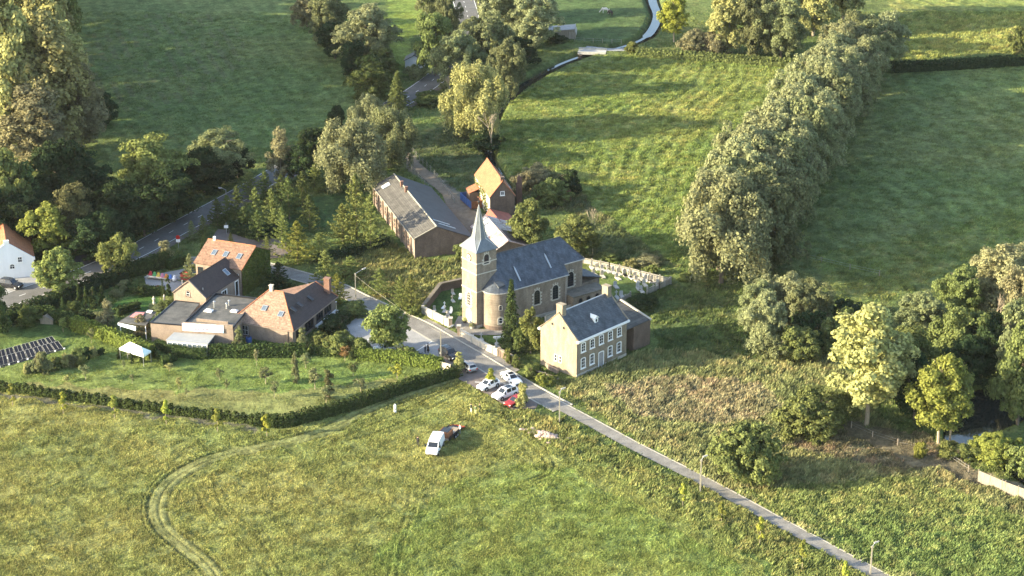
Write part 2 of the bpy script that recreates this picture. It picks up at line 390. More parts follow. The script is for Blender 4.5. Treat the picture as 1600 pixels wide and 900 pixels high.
def ground_eval(x,y):
    """colour, tussock height and relief of the ground at x,y"""
    jx=x+(fbm(x,y,3.0,11,3)-.5)*3.0; jy=y+(fbm(x,y,3.0,21,3)-.5)*4.5
    n=x.shape[0]; C=np.tile(np.array(GRASS)*.85,(n,1)); T=np.full(n,.22); Dn=np.full(n,4.0)
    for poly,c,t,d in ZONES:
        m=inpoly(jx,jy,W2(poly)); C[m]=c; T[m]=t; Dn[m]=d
    for poly,c,t,d in ZONES:                            # blur-like speckle at the seams comes from the jitter
        pass
    big=fbm(x,y,26,31,4); mid=fbm(x,y,5.5,41,4); fine=fbm(x,y,1.1,51,3)
    dry=np.clip((big-.5)*4+ (mid-.5)*2.2,-1,1)
    C=C*(1+.09*(mid-.5)[:,None]*4*np.array([1.1,1,.9]))
    C=C*(1+dry[:,None]*np.array([.10,.02,.05]))
    C=C*(1+(fine-.5)[:,None]*.9)*(1+(fbm(x,y,2.3,55,2)-.5)[:,None]*.5)
    st=fbm(x,y,2.0,61,3); m=(st>.64)&(T>.2); C[m]*=np.array([1.35,1.18,1.25])
    C=C*np.array([1.20,1.19,1.30]); C=np.clip(C,.012,.5)
    Z=(mid-.5)*.10*np.clip(T*3,.25,1.6)+(fine-.5)*T*1.1+(fbm(x,y,1.9,57,2)-.5)*T*.7
    # mowing swaths in the middle meadow and the crop at top right
    mm=inpoly(x,y,W2(ZONES[8][0])); ax,ay=ROWLINE[0]; bx,by=ROWLINE[1]; L=math.hypot(bx-ax,by-ay)
    dd=((x-ax)*(by-ay)-(y-ay)*(bx-ax))/L; bend=fbm(x,y,45,71,2)*9+fbm(x,y,6,73,2)*1.2
    sw=np.sin((dd+bend)*2*math.pi/3.0); ga=np.clip(fbm(x,y,14,75,3)*2.4-.6,.15,1); Z[mm]+=(sw*ga)[mm]*.09; C[mm]*=(1+.10*sw*ga)[mm][:,None]
    mc=inpoly(x,y,W2(ZONES[12][0])); sw=np.sin((x*.55+y*.4+fbm(x,y,12,81,2)*8)*2*math.pi/2.6); Z[mc]+=sw[mc]*.10
    ml=inpoly(x,y,W2(ZONES[6][0])); sw=np.sin((x*.93+y*.30+fbm(x,y,40,91,2)*4)*2*math.pi/3.2)
    C[ml]*=(1+.08*sw[ml])[:,None]
    mr_=inpoly(x,y,W2(ZONES[10][0])); sw2=np.sin((dd*.8+y*.35+fbm(x,y,22,97,2)*6)*2*math.pi/3.8); C[mr_]*=(1+.08*sw2[mr_])[:,None]; Z[mr_]+=sw2[mr_]*.04
    gx,gy=G(240,90)[:2]; dd=((x-gx)/22)**2+((y-gy)/45)**2; mp=ml&(dd<1)&(sw>.2)&(fbm(x,y,4,95,3)>.47); C[mp]=C[mp]*.6+np.array([.045,.04,.025])*(1+(fine[mp,None]-.5))
    mf=inpoly(x,y,W2(ZONES[0][0]))
    sw=np.sin((y*.9-x*.25+fbm(x,y,35,101,2)*9)*2*math.pi/3.4); C[mf]*=(1+.05*sw[mf])[:,None]
    # tyre tracks and trodden lines
    d=dline(x,y,WHEEL)+(fine-.5)*1.6; m=d<1.4; C[m]=C[m]*.72+np.array([.165,.150,.075])*.30*(1+(fine[m,None]-.5)*2.4); Z[m]*=.5; T[m]*=.3
    for ri,(pts,w) in enumerate(RUTS):
        d=dline(x,y,pts); k=np.clip(1-d/(w*2.2),0,1); kn=k*(1.35 if ri<4 else (1.1 if ri<9 else .5*np.clip(mid*2.2-.3,0,1))); C*=(1-.30*kn)[:,None]; Z-=.07*kn
        k2=np.clip(1-abs(d-w*2.6)/(w*1.6),0,1); Z+=.05*k2
    for pts,w,c in BARE:
        d=dline(jx,jy,pts); k=np.clip((w-d)/.5,0,1)[:,None]; C=C*(1-k)+np.array(c)*(1+(fine[:,None]-.5)*.8)*k; T*=(1-.8*k[:,0])
    # water courses cut below the ground
    ds=dline(x,y,STREAM); wd=np.where(y>488,.85,.55); k=np.clip((3.6*wd-ds)/(2.4*wd),0,1); k=k*k*(3-2*k); Z=Z*(1-k)-1.6*k
    mud=np.clip((2.6*wd-ds)/1.0,0,1)[:,None]; C=C*(1-mud)+np.array([.05,.05,.03])*mud
    pp=inpoly(x,y,POND); dp=dline(x,y,POND+[POND[0]]); dp=np.where(pp,-dp,dp); k=np.clip((1.2-dp)/2.2,0,1); Z=Z*(1-k)-1.5*k
    dc=dline(x,y,CHAN); k=np.clip((3.0-dc)/2.0,0,1); Z=np.minimum(Z,Z*(1-k)-1.5*k)
    for pts in FLAT:
        m=inpoly(x,y,pts); Z[m]=np.minimum(Z[m],0)-.06; T[m]=0; Dn[m]=0
    for pts,w in ROADS_FLAT:
        d=dline(x,y,pts); k=np.clip((w+1.0-d)/1.0,0,1); Z=Z*(1-k)-.06*k; m=d+(fine-.5)*1.0<w-.12; T[m]=0; Dn[m]=0
    return C,T,Dn,Z

# ------------------------------------------------------------------ roads and paved places
MAIN=smooth(W2([(-120,511),(0,473),(56,453.5),(126,430),(165,414),(215,391),(270,361),(325,331),(400,290),(470,248),(560,195),(640,150),(680,122),(706,96),(722,68),(731,30),(724,0),(712,-40),(690,-80)]),5)
VILL=smooth(W2([(262,410),(330,408),(400,414),(455,428),(520,447),(560,466),(610,489),(655,509),(700,535),(745,561),(790,588),(850,622),(880,638)]),5)
LANE=smooth(W2([(850,622),(900,648),(1000,702),(1095,750),(1200,807),(1300,861),(1400,915),(1520,985)]),5)
TRACK=smooth(W2([(612,222),(640,250),(680,285),(715,315),(745,345)]),5)
DIRTR=smooth(W2([(915,74),(960,78),(990,76)]),3)
PLAZA=W2([(536,512),(556,497),(575,484),(590,478),(640,501),(700,541),(722,553),(700,560),(640,549),(600,549),(566,536)])
PARKS=W2([(690,556),(716,550),(755,576),(800,601),(843,628),(836,640),(800,640),(762,617),(735,602),(712,590)])
LOT=W2([(318,392),(340,358),(395,360),(440,372),(456,392),(440,402),(380,408)])
YARD=W2([(690,300),(722,318),(760,340),(765,372),(735,366),(700,330)])
FORE=W2([(-60,455),(0,440),(56,428),(64,446),(0,468),(-60,490)])
PLAY=W2([(225,432),(288,420),(304,446),(268,456),(228,444)])
SIDEW=W2([(655,503),(668,498),(720,524),(770,550),(812,578),(800,584),(745,556),(700,530)])
CHPATH=W2([(716,494),(727,494),(748,514),(800,516),(800,523),(748,524),(718,520),(709,508)])
SIDE=W2([(118,400),(138,396),(166,408),(132,424),(112,416)])
FLAT=[PLAZA,PARKS,LOT,YARD,FORE,PLAY,SIDEW,CHPATH,SIDE]
ROADS_FLAT=[(MAIN,3.6),(VILL,2.3),(LANE,1.35),(TRACK,1.4),(DIRTR,1.3)]

def offs(pts,o):
    out=[]
    for i,p in enumerate(pts):
        a=pts[max(0,i-1)]; b=pts[min(len(pts)-1,i+1)]; dx,dy=b[0]-a[0],b[1]-a[1]; l=math.hypot(dx,dy) or 1
        out.append((p[0]-dy/l*o,p[1]+dx/l*o))
    return out
def ribbon(name,pts,o0,o1,z0,z1,m,kind='structure'):
    a=offs(pts,o0); b=offs(pts,o1); mb=MB()
    for i in range(len(pts)-1):
        mb.poly([(*a[i],z1),(*a[i+1],z1),(*b[i+1],z1),(*b[i],z1)]) if o0>o1 else mb.poly([(*b[i],z1),(*b[i+1],z1),(*a[i+1],z1),(*a[i],z1)])
        if z1-z0>.03:
            for q in (a,b): mb.poly([(*q[i],z0),(*q[i+1],z0),(*q[i+1],z1),(*q[i],z1)])
    return tag(mb.build(name,m),kind=kind)
def dashes(name,pts,o,w,on,off,z,m):
    p=offs(pts,o); mb=MB(); acc=0
    L=[0]
    for i in range(1,len(p)): L.append(L[-1]+math.hypot(p[i][0]-p[i-1][0],p[i][1]-p[i-1][1]))
    def at(s):
        for i in range(1,len(p)):
            if L[i]>=s:
                t=(s-L[i-1])/(L[i]-L[i-1]+1e-9); dx,dy=p[i][0]-p[i-1][0],p[i][1]-p[i-1][1]; l=math.hypot(dx,dy)
                return p[i-1][0]+dx*t,p[i-1][1]+dy*t,-dy/l,dx/l
        return None
    s=0
    while s+on<L[-1]:
        A=at(s);B=at(s+on)
        if A and B: mb.poly([(A[0]+A[2]*w/2,A[1]+A[3]*w/2,z),(A[0]-A[2]*w/2,A[1]-A[3]*w/2,z),(B[0]-B[2]*w/2,B[1]-B[3]*w/2,z),(B[0]+B[2]*w/2,B[1]+B[3]*w/2,z)])
        s+=on+off
    return tag(mb.build(name,m),kind='structure')
ribbon('main_road',MAIN,3.1,-3.1,0,.03,M['asphalt'])
ribbon('cycle_path',MAIN,-3.25,-4.6,0,.05,M['brickpave'])
ribbon('road_edge_line',MAIN,2.93,2.80,0,.036,M['line']); ribbon('road_edge_line',MAIN,-2.80,-2.93,0,.036,M['line'])
dashes('road_centre_line',MAIN,0,.13,1.5,3.5,.036,M['line'])
ribbon('village_street',VILL,1.75,-1.75,0,.035,M['asphalt2'])
ribbon('kerb',VILL,2.1,1.85,-.05,.13,M['kerb']); ribbon('kerb',VILL,-1.8,-2.1,-.05,.045,M['kerb'])
ribbon('country_lane',LANE,1.15,-1.15,0,.03,M['asphalt2']); ribbon('kerb',LANE,1.4,1.2,-.05,.05,M['kerb'])
ribbon('farm_track',TRACK,1.3,-1.3,0,.0,M['dirt']); ribbon('bridge_track',DIRTR,1.2,-1.2,0,.05,M['paving'])
def sheet(name,pts,z,m): return tag(MB().poly([(*p,z) for p in pts]).build(name,m),kind='structure')
sheet('village_square',PLAZA,.012,M['paving']); sheet('parking_strip',PARKS,.016,M['brickpave'])
sheet('parking_lot',LOT,.012,M['brickpave']); sheet('farm_yard',YARD,.02,M['dirt']); sheet('forecourt',FORE,.012,M['paving'])
sheet('play_yard',PLAY,.012,M['paving']); sheet('pavement',SIDEW,.024,M['asphalt2']); sheet('church_path',CHPATH,.028,M['asphalt2']); sheet('side_road',SIDE,.008,M['asphalt3'])
mb=MB()
for a,b in (((560,509),(588,514)),((568,531),(600,530)),((650,549),(690,524)),((742,597),(820,600))):
    p=G(*a);q=G(*b);d=(q-p).normalized();nn=Vector((-d.y,d.x,0))*.09
    mb.poly([(p+nn)[:2]+(.022,),(p-nn)[:2]+(.022,),(q-nn)[:2]+(.022,),(q+nn)[:2]+(.022,)])
tag(mb.build('bay_line',M['line']),kind='structure')

# ------------------------------------------------------------------ ground: one sheet
GRID={}
def build_ground():
    ys=np.concatenate([np.array([-400,-100,100,200,240,252]),np.arange(258,590,.46),np.array([592,596,602,610,625,650,690,750,850,1000,1300,1800,2600,4000,6000])])
    tt=np.linspace(-1.08,1.08,640)
    ts=np.concatenate([np.array([-30,-14,-7,-4,-2.6,-1.9,-1.5,-1.3,-1.2,-1.13]),tt,np.array([1.13,1.2,1.3,1.5,1.9,2.6,4,7,14,30])])
    Y,Tt=np.meshgrid(ys,ts,indexing='ij'); X=Tt*(np.clip(Y,230,1200)*.2352+10)
    x=X.ravel().astype(np.float32); y=Y.ravel().astype(np.float32)
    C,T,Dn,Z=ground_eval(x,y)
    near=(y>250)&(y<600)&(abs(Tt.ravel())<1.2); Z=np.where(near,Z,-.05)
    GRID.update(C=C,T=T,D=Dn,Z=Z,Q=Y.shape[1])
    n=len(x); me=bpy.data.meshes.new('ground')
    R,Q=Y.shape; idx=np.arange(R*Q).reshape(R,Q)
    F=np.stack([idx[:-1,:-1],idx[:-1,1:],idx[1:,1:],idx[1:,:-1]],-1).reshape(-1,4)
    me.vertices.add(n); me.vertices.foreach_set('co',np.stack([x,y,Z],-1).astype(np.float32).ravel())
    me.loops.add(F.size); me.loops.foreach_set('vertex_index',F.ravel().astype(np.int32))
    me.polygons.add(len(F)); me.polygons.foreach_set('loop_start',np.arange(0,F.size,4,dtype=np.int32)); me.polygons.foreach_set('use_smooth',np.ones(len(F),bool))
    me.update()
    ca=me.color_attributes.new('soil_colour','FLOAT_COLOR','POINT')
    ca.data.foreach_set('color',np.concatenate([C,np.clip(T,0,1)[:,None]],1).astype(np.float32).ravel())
    m,nt,b=newmat('meadow_ground'); L=nt.links.new
    b.inputs['Roughness'].default_value=.95; b.inputs['Specular IOR Level'].default_value=.1
    at=N(nt,'ShaderNodeAttribute'); at.attribute_name='soil_colour'
    tc=N(nt,'ShaderNodeTexCoord')
    n1=N(nt,'ShaderNodeTexNoise',Scale=1.5,Detail=6.0,Roughness=.75); L(tc.outputs['Object'],n1.inputs[0])
    mr=N(nt,'ShaderNodeMapRange'); mr.inputs[1].default_value=.3; mr.inputs[2].default_value=.7; mr.inputs[3].default_value=.55; mr.inputs[4].default_value=1.45; L(n1.outputs[0],mr.inputs[0])
    mx=N(nt,'ShaderNodeMix',data_type='RGBA',blend_type='MULTIPLY'); mx.inputs[0].default_value=1; L(at.outputs['Color'],mx.inputs[6]); L(mr.outputs[0],mx.inputs[7]); L(mx.outputs[2],b.inputs['Base Color'])
    n2=N(nt,'ShaderNodeTexNoise',Scale=1.6,Detail=5.0,Roughness=.7); L(tc.outputs['Object'],n2.inputs[0])
    bs=N(nt,'ShaderNodeMath',operation='MULTIPLY'); L(at.outputs['Alpha'],bs.inputs[0]); bs.inputs[1].default_value=2.4
    ad=N(nt,'ShaderNodeMath',operation='ADD'); L(bs.outputs[0],ad.inputs[0]); ad.inputs[1].default_value=.12
    mu=N(nt,'ShaderNodeMath',operation='MULTIPLY'); L(n2.outputs[0],mu.inputs[0]); L(ad.outputs[0],mu.inputs[1])
    bp=N(nt,'ShaderNodeBump',Strength=1.0,Distance=1.0); L(mu.outputs[0],bp.inputs['Height']); L(bp.outputs[0],b.inputs['Normal'])
    me.materials.append(m)
    o=bpy.data.objects.new('ground',me); COL.objects.link(o); tag(o,kind='structure')
build_ground()

tag(MB().poly([(*p,-.55) for p in [p if i<22 else q for i,(p,q) in enumerate(zip(offs(STREAM,1.15),offs(STREAM,.5)))]]+[(*p,-.55) for p in [p if i<22 else q for i,(p,q) in enumerate(zip(offs(STREAM,-1.15),offs(STREAM,-.5)))]][::-1]).build('stream_water',M['water']),kind='structure')
px0=[Vector((p[0],p[1])) for p in POND]; cc=sum(px0,Vector((0,0)))/len(px0)
tag(MB().poly([(*(cc+(p-cc)*1.08),-.45) for p in px0]).build('pond_water',M['water']),kind='structure')
tag(MB().poly([(*p,-.52) for p in offs(CHAN,1.8)]+[(*p,-.52) for p in offs(CHAN,-1.8)][::-1]).build('channel_water',M['water']),kind='structure')

# ------------------------------------------------------------------ long grass: blades nobody could count
def grass_mat():
    m=bpy.data.materials.new('grass_blades'); m.use_nodes=True; nt=m.node_tree; nt.nodes.clear(); L=nt.links.new
    out=N(nt,'ShaderNodeOutputMaterial'); at=N(nt,'ShaderNodeAttribute'); at.attribute_name='blade_colour'
    d=N(nt,'ShaderNodeBsdfDiffuse'); t=N(nt,'ShaderNodeBsdfTranslucent'); ms=N(nt,'ShaderNodeMixShader'); ms.inputs[0].default_value=.3
    L(at.outputs[0],d.inputs[0]); L(at.outputs[0],t.inputs[0]); L(d.outputs[0],ms.inputs[1]); L(t.outputs[0],ms.inputs[2]); L(ms.outputs[0],out.inputs[0])
    return m
def raw_mesh(name,V,F,attr=None,vals=None,mat_=None):
    me=bpy.data.meshes.new(name); k=F.shape[1]
    me.vertices.add(len(V)); me.vertices.foreach_set('co',V.astype(np.float32).ravel())
    me.loops.add(F.size); me.loops.foreach_set('vertex_index',F.ravel().astype(np.int32))
    me.polygons.add(len(F)); me.polygons.foreach_set('loop_start',np.arange(0,F.size,k,dtype=np.int32)); me.update()
    if attr and vals.ndim==1:
        a=me.attributes.new(attr,'FLOAT','FACE'); a.data.foreach_set('value',vals.astype(np.float32))
    elif attr:
        a=me.attributes.new(attr,'FLOAT_COLOR','FACE'); a.data.foreach_set('color',np.concatenate([vals,np.ones((len(vals),1))],1).astype(np.float32).ravel())
    if mat_: me.materials.append(mat_)
    return me
def build_grass():
    rs=np.random.RandomState(5); n=3600000
    y=rs.rand(n)**1.25*310+259; t=rs.rand(n)*2.1-1.05; x=t*(y*.2352+10)
    w=(y*.2352+10)/ (259*.2352+10)
    x=x.astype(np.float32); y=y.astype(np.float32)
    iy=np.clip(6+np.round((y-258)/.46).astype(int),0,10**6); it=10+np.round((t+1.08)/2.16*639).astype(int); ix=iy*GRID['Q']+it
    C,T,Dn,Z=GRID['C'][ix],GRID['T'][ix],GRID['D'][ix],GRID['Z'][ix]
    clump=fbm(x,y,1.8,131,3)
    p=np.clip(Dn/26*(.35+1.3*np.clip((clump-.38)*4,0,1)),0,1)*np.where(T<.02,0,1)
    keep=rs.rand(n)<p; x,y,C,T,Z,clump=x[keep],y[keep],C[keep],T[keep],Z[keep],clump[keep]; n=len(x)
    h=np.clip(T,.05,.6)*(.5+rs.rand(n)*.9)*(.6+clump); w=.07+.45*h*rs.rand(n)*.6
    a=rs.rand(n)*2*np.pi; lean=h*(rs.rand(n)*.9); la=rs.rand(n)*1.6-.8
    B0=np.stack([x-np.cos(a)*w,y-np.sin(a)*w,Z-.03],-1); B1=np.stack([x+np.cos(a)*w,y+np.sin(a)*w,Z-.03],-1)
    Tp=np.stack([x+np.cos(la)*lean,y+np.sin(la)*lean,Z+h],-1)
    V=np.stack([B0,B1,Tp],1).reshape(-1,3); F=np.arange(3*n).reshape(-1,3)
    col=C*(1.15+.8*(rs.rand(n)-.4))[:,None]*np.where((rs.rand(n)<.10)[:,None],np.array([1.5,1.25,1.3]),1.0)
    me=raw_mesh('long_grass',V,F,'blade_colour',np.clip(col,.01,.45),grass_mat())
    o=bpy.data.objects.new('long_grass',me); COL.objects.link(o); tag(o,'rough tussocky grass covering the meadows and verges','grass',kind='stuff')
    print('blades',n)
build_grass()

# ------------------------------------------------------------------ foliage library
def leaves_mesh(name,Cn,Nn,S,rs,asp=1.0):
    n=len(Cn); Nn=Nn/ (np.linalg.norm(Nn,axis=1,keepdims=True)+1e-9)
    r=rs.randn(n,3); t=np.cross(Nn,r); t/=np.linalg.norm(t,axis=1,keepdims=True)+1e-9; b=np.cross(Nn,t)
    S=S[:,None]; t=t*S*.5*asp; b=b*S*.5
    V=np.stack([Cn-t*.4-b,Cn+t-b*.3,Cn+t*.4+b,Cn-t+b*.3],1).reshape(-1,3); F=np.arange(4*n).reshape(-1,4)
    return raw_mesh(name,V,F,'leaf',rs.rand(n))
def sph(rs,n):
    v=rs.randn(n,3); return v/np.linalg.norm(v,axis=1,keepdims=True)
def env(kind,z):                                       # radius (0..1) of the crown at height fraction z
    if kind=='poplar': return np.clip(np.sin(np.pi*np.clip(z,0,1)**.8),0,1)**.75
    if kind=='cone': return np.clip(1-z,0,1)**.85
    return np.sqrt(np.clip(1-(2*z-1)**2,0,1))
def crown(kind,H,W,z0,seed,K=70,per=110,leaf=.34,rc=.075,droop=0.0,zs=.85,zst=1.0,shape='round',nl=11,lr=.21):
    """main limbs carry lobes, lobes carry clumps, clumps carry leaves: an uneven outline with gaps"""
    rs=np.random.RandomState(seed); P=[];Q=[];S=[]; Hc=H-z0; lob=[]
    for i in range(nl):
        z=(i+.5+rs.rand()*.6-.3)/nl; a=i*2.4+rs.rand()*1.2; rr=env(shape,z)*W/2*(.42+.34*rs.rand())
        lob.append((rr*np.cos(a),rr*np.sin(a),z0+Hc*(.10+.78*z),W*lr*(.62+.7*rs.rand())*(.55+.45*env(shape,z))))
    lob.append((0,0,z0+Hc*.45,W*lr*1.2)); lob.append((rs.randn()*W*.04,rs.randn()*W*.04,z0+Hc*.84,W*lr*.75))
    tw=sum(l[3]**2 for l in lob)
    for lx,ly,lz,R_ in lob:
        for k in range(max(3,int(K*R_**2/tw))):
            d=sph(rs,1)[0]
            if d[2]<-.5: d[2]=-d[2]*.4
            c=np.array([lx,ly,lz])+d*R_*(.75+.35*rs.rand())*np.array([1,1,zst])
            r=rc*W*(.6+.9*rs.rand()); m=int(per*(r/(rc*W))**1.3)+12
            e=sph(rs,m); e[:,2]=np.where(e[:,2]<-.45,-e[:,2],e[:,2])
            q=e*r*(.55+.55*rs.rand(m,1)); q[:,2]*=zs*min(zst,1.5)
            if droop: q[:,2]-=rs.rand(m)**1.6*droop*Hc*(.5+.5*rs.rand())
            P.append(c+q); Q.append(e*.8+d*.5+.55*rs.randn(m,3)); S.append(leaf*(.55+.8*rs.rand(m)))
    P=np.concatenate(P);Q=np.concatenate(Q);S=np.concatenate(S)
    rad=np.percentile(np.hypot(P[:,0],P[:,1]),93.5); P[:,:2]*=(W/2)/rad
    lo,hi=np.percentile(P[:,2],.5),np.percentile(P[:,2],99.7); P[:,2]=z0+(P[:,2]-lo)/(hi-lo)*Hc
    P[:,2]=np.maximum(P[:,2],z0*.5+.05)
    return leaves_mesh('crown_'+kind,P,Q,S,rs)
def needle_crown(kind,H,W,z0,seed,nb=130,per=44,leaf=.3,up=-.15,tip=1.0,spread=.10):
    rs=np.random.RandomState(seed); P=[];Q=[];S=[]
    for k in range(nb):
        z=(k+rs.rand())/nb; zz=z0+(H-z0)*z; L=(W/2)*(1-z)**.8*(.7+.45*rs.rand())+.12; a=k*2.4+rs.rand()
        m=int(per*(.35+L/(W/2))); t=rs.rand(m)**.8
        sp=spread*W*(.25+.75*(1-t))
        x=t*L; side=(rs.rand(m)-.5)*sp*2; zc=zz+x*up+ (-t**2*.25*L if up<0 else t**2*.2*L)+(rs.rand(m)-.5)*.16*W*.35
        P.append(np.stack([x*np.cos(a)-side*np.sin(a),x*np.sin(a)+side*np.cos(a),zc],-1))
        q=rs.randn(m,3)*.6; q[:,2]+=.8; q[:,0]+=.3*np.cos(a); q[:,1]+=.3*np.sin(a); Q.append(q); S.append(leaf*(.6+.8*rs.rand(m)))
    P=np.concatenate(P);Q=np.concatenate(Q);S=np.concatenate(S)
    return leaves_mesh('crown_'+kind,P,Q,S,rs,.6)
def trunk_mesh(name,H,r,seed,limbs=7,zl=.35,spread=.35,W=6,multi=1):
    rs=random.Random(seed); mb=MB()
    for q in range(multi):
        bx,by=(rs.uniform(-.3,.3)*multi*.5,rs.uniform(-.3,.3)*multi*.5) if multi>1 else (0,0)
        p=Vector((bx,by,-.15)); rad=r*(1 if multi==1 else .7); k=5; top=Vector((bx*4,by*4,H*.86))
        pts=[p+(top-p)*(i/k)+Vector((rs.uniform(-1,1),rs.uniform(-1,1),0))*r*.8*(i>0) for i in range(k+1)]
        for i in range(k): mb.tube(pts[i],pts[i+1],rad*(1-i/k*.85),rad*(1-(i+1)/k*.85),7)
        for j in range(limbs):
            z=zl+(.8-zl)*j/max(1,limbs-1); i=min(k-1,int(z/.86*k)); s=pts[i].lerp(pts[i+1],.5); a=rs.uniform(0,6.28)
            e=s+Vector((math.cos(a)*W*spread,math.sin(a)*W*spread,H*.13)); mid=s.lerp(e,.5)+Vector((0,0,H*.015))
            mb.tube(s,mid,rad*.4,rad*.25,5); mb.tube(mid,e,rad*.25,rad*.08,5)
    me=bpy.data.meshes.new(name); me.from_pydata(mb.v,[],mb.f); me.update(); return me

def bare_mesh(H,W,seed):
    rs=random.Random(seed); mb=MB()
    def grow(p,d,L,r,k):
        e=p+d*L; mb.tube(p,e,r,r*.65,5)
        if k==0: return
        for _ in range(rs.choice((2,3,3))):
            dd=(d+Vector((rs.uniform(-.8,.8),rs.uniform(-.8,.8),rs.uniform(-.25,.5)))).normalized(); grow(e,dd,L*rs.uniform(.6,.85),r*.6,k-1)
    grow(Vector((0,0,-.1)),Vector((.05,0,1)),H*.3,.035*H*.6,4)
    me=bpy.data.meshes.new('bare_limbs'); me.from_pydata(mb.v,[],mb.f); me.update(); return me
LIB={}
def variants(kind):
    if kind in LIB: return LIB[kind]
    out=[]
    def add(H,W,cm,tm,tr='bark'): out.append((H,W,cm,tm,tr))
    for i in range({'broad':5,'willow':4,'poplar':3,'bush':5,'young':4,'spruce':2,'weep':2,'thicket':3,'orchard':3}.get(kind,2)):
        s=hash_(kind)+i*17
        if kind=='broad': add(12,10,crown(kind,12,10,1.4,s,230,74,.38,.075),trunk_mesh('trunk',12,.30,s,W=8))
        elif kind=='willow': add(15,12,crown(kind,15,12,.9,s,320,92,.35,.064,zst=1.2,nl=14),trunk_mesh('trunk',15,.4,s,W=9,multi=2))
        elif kind=='weep': add(14,13,crown(kind,14,13,.8,s,270,115,.32,.060,droop=.22,nl=13),trunk_mesh('trunk',14,.4,s,W=9))
        elif kind=='poplar': add(24,10,crown(kind,24,10,2.0,s,380,66,.46,.078,zst=1.9,shape='poplar',nl=17,lr=.20),trunk_mesh('trunk',24,.42,s,limbs=12,W=7),'palebark')
        elif kind=='tall': add(19,10,crown(kind,19,10,4.2,s,320,58,.42,.070,zst=1.15,shape='poplar',nl=22,lr=.155),trunk_mesh('trunk',19,.32,s,limbs=10,W=8),'palebark')
        elif kind=='birch': add(12,5,crown(kind,12,5,1.2,s,130,56,.29,.095,droop=.10,shape='poplar',nl=9,zst=1.3),trunk_mesh('trunk',12,.16,s,limbs=8,W=4),'palebark')
        elif kind=='round': add(8,7.4,crown(kind,8,7.4,1.3,s,220,60,.31,.085,nl=14,lr=.25),trunk_mesh('trunk',8,.2,s,W=5))
        elif kind=='cone': add(7,3,crown(kind,7,3,.4,s,100,42,.20,.10,zst=1.5,shape='cone',nl=9,lr=.25),trunk_mesh('trunk',7,.11,s,W=2))
        elif kind=='bush': add(4,5,crown(kind,4,5,.0,s,120,48,.27,.10,nl=9,lr=.24),trunk_mesh('trunk',4,.1,s,W=3,zl=.15,multi=3))
        elif kind=='thicket': add(9,11,crown(kind,9,11,.0,s,280,76,.40,.066,nl=16,lr=.22),trunk_mesh('trunk',9,.2,s,W=6,zl=.15,multi=3))
        elif kind=='column': add(8,2,crown(kind,8,2,.05,s,90,44,.19,.14,zst=1.8,shape='poplar',nl=9,lr=.3),trunk_mesh('trunk',8,.1,s,W=.6))
        elif kind=='spruce': add(12,5,needle_crown(kind,12,5,.5,s,170,46,.30,-.28),trunk_mesh('trunk',12,.17,s,limbs=0))
        elif kind=='young': add(7,5,needle_crown(kind,7,5,.3,s,58,60,.24,.04+.12*(i%2),spread=.055),trunk_mesh('trunk',7,.09,s,limbs=0))
        elif kind=='sapling': add(3.4,1.3,crown(kind,3.4,1.3,.8,s,46,30,.19,.15,shape='poplar',nl=6),trunk_mesh('trunk',3.4,.05,s,limbs=0),'palebark')
        elif kind=='orchard': add(3,2.2,crown(kind,3,2.2,1.0,s,44,16,.17,.10,nl=7),trunk_mesh('trunk',3,.06,s,limbs=9,zl=.38,W=2.4,spread=.42),'palebark')
        elif kind=='bare': add(10,9,None,bare_mesh(10,9,s),'palebark')
    LIB[kind]=out; return out
def hash_(s): return sum(ord(c)*(i+3) for i,c in enumerate(s))%900
VCOUNT={}
def tree(name,label,kind,col,loc,H,W,cat='tree',group=None,rz=None):
    vs=variants(kind); k=VCOUNT.get(kind,0); VCOUNT[kind]=k+1
    h0,w0,cm,tm,tr=vs[k%len(vs)]
    t=thing(name,label,cat,loc,rnd.uniform(0,6.28) if rz is None else rz,group); t.scale=(W/w0,W/w0,H/h0)
    if cm:
        o=bpy.data.objects.new('crown' if cat!='shrub' else 'foliage',cm); COL.objects.link(o); o.parent=t
        if not cm.materials: cm.materials.append(LM['green'])
        o.material_slots[0].link='OBJECT'; o.material_slots[0].material=LM[col]
    o=bpy.data.objects.new('trunk' if cat!='shrub' else 'stem',tm); COL.objects.link(o); o.parent=t
    if not tm.materials: tm.materials.append(M[tr])
    return t
def tp(name,label,kind,col,bx,by,ty,wpx,cat='tree',group=None):
    """tree from its foot, its top row and its width as surveyed on the photo"""
    loc=G(bx,by); W=wpx*px_m(by); H=height_px(bx,by,ty)
    if kind=='bush' and W>7: kind='thicket'
    if kind=='young': W*=1.12
    H=max(H-W*.12,H*.7)
    return tree(name,label,kind,col,loc,H,W,cat,group)

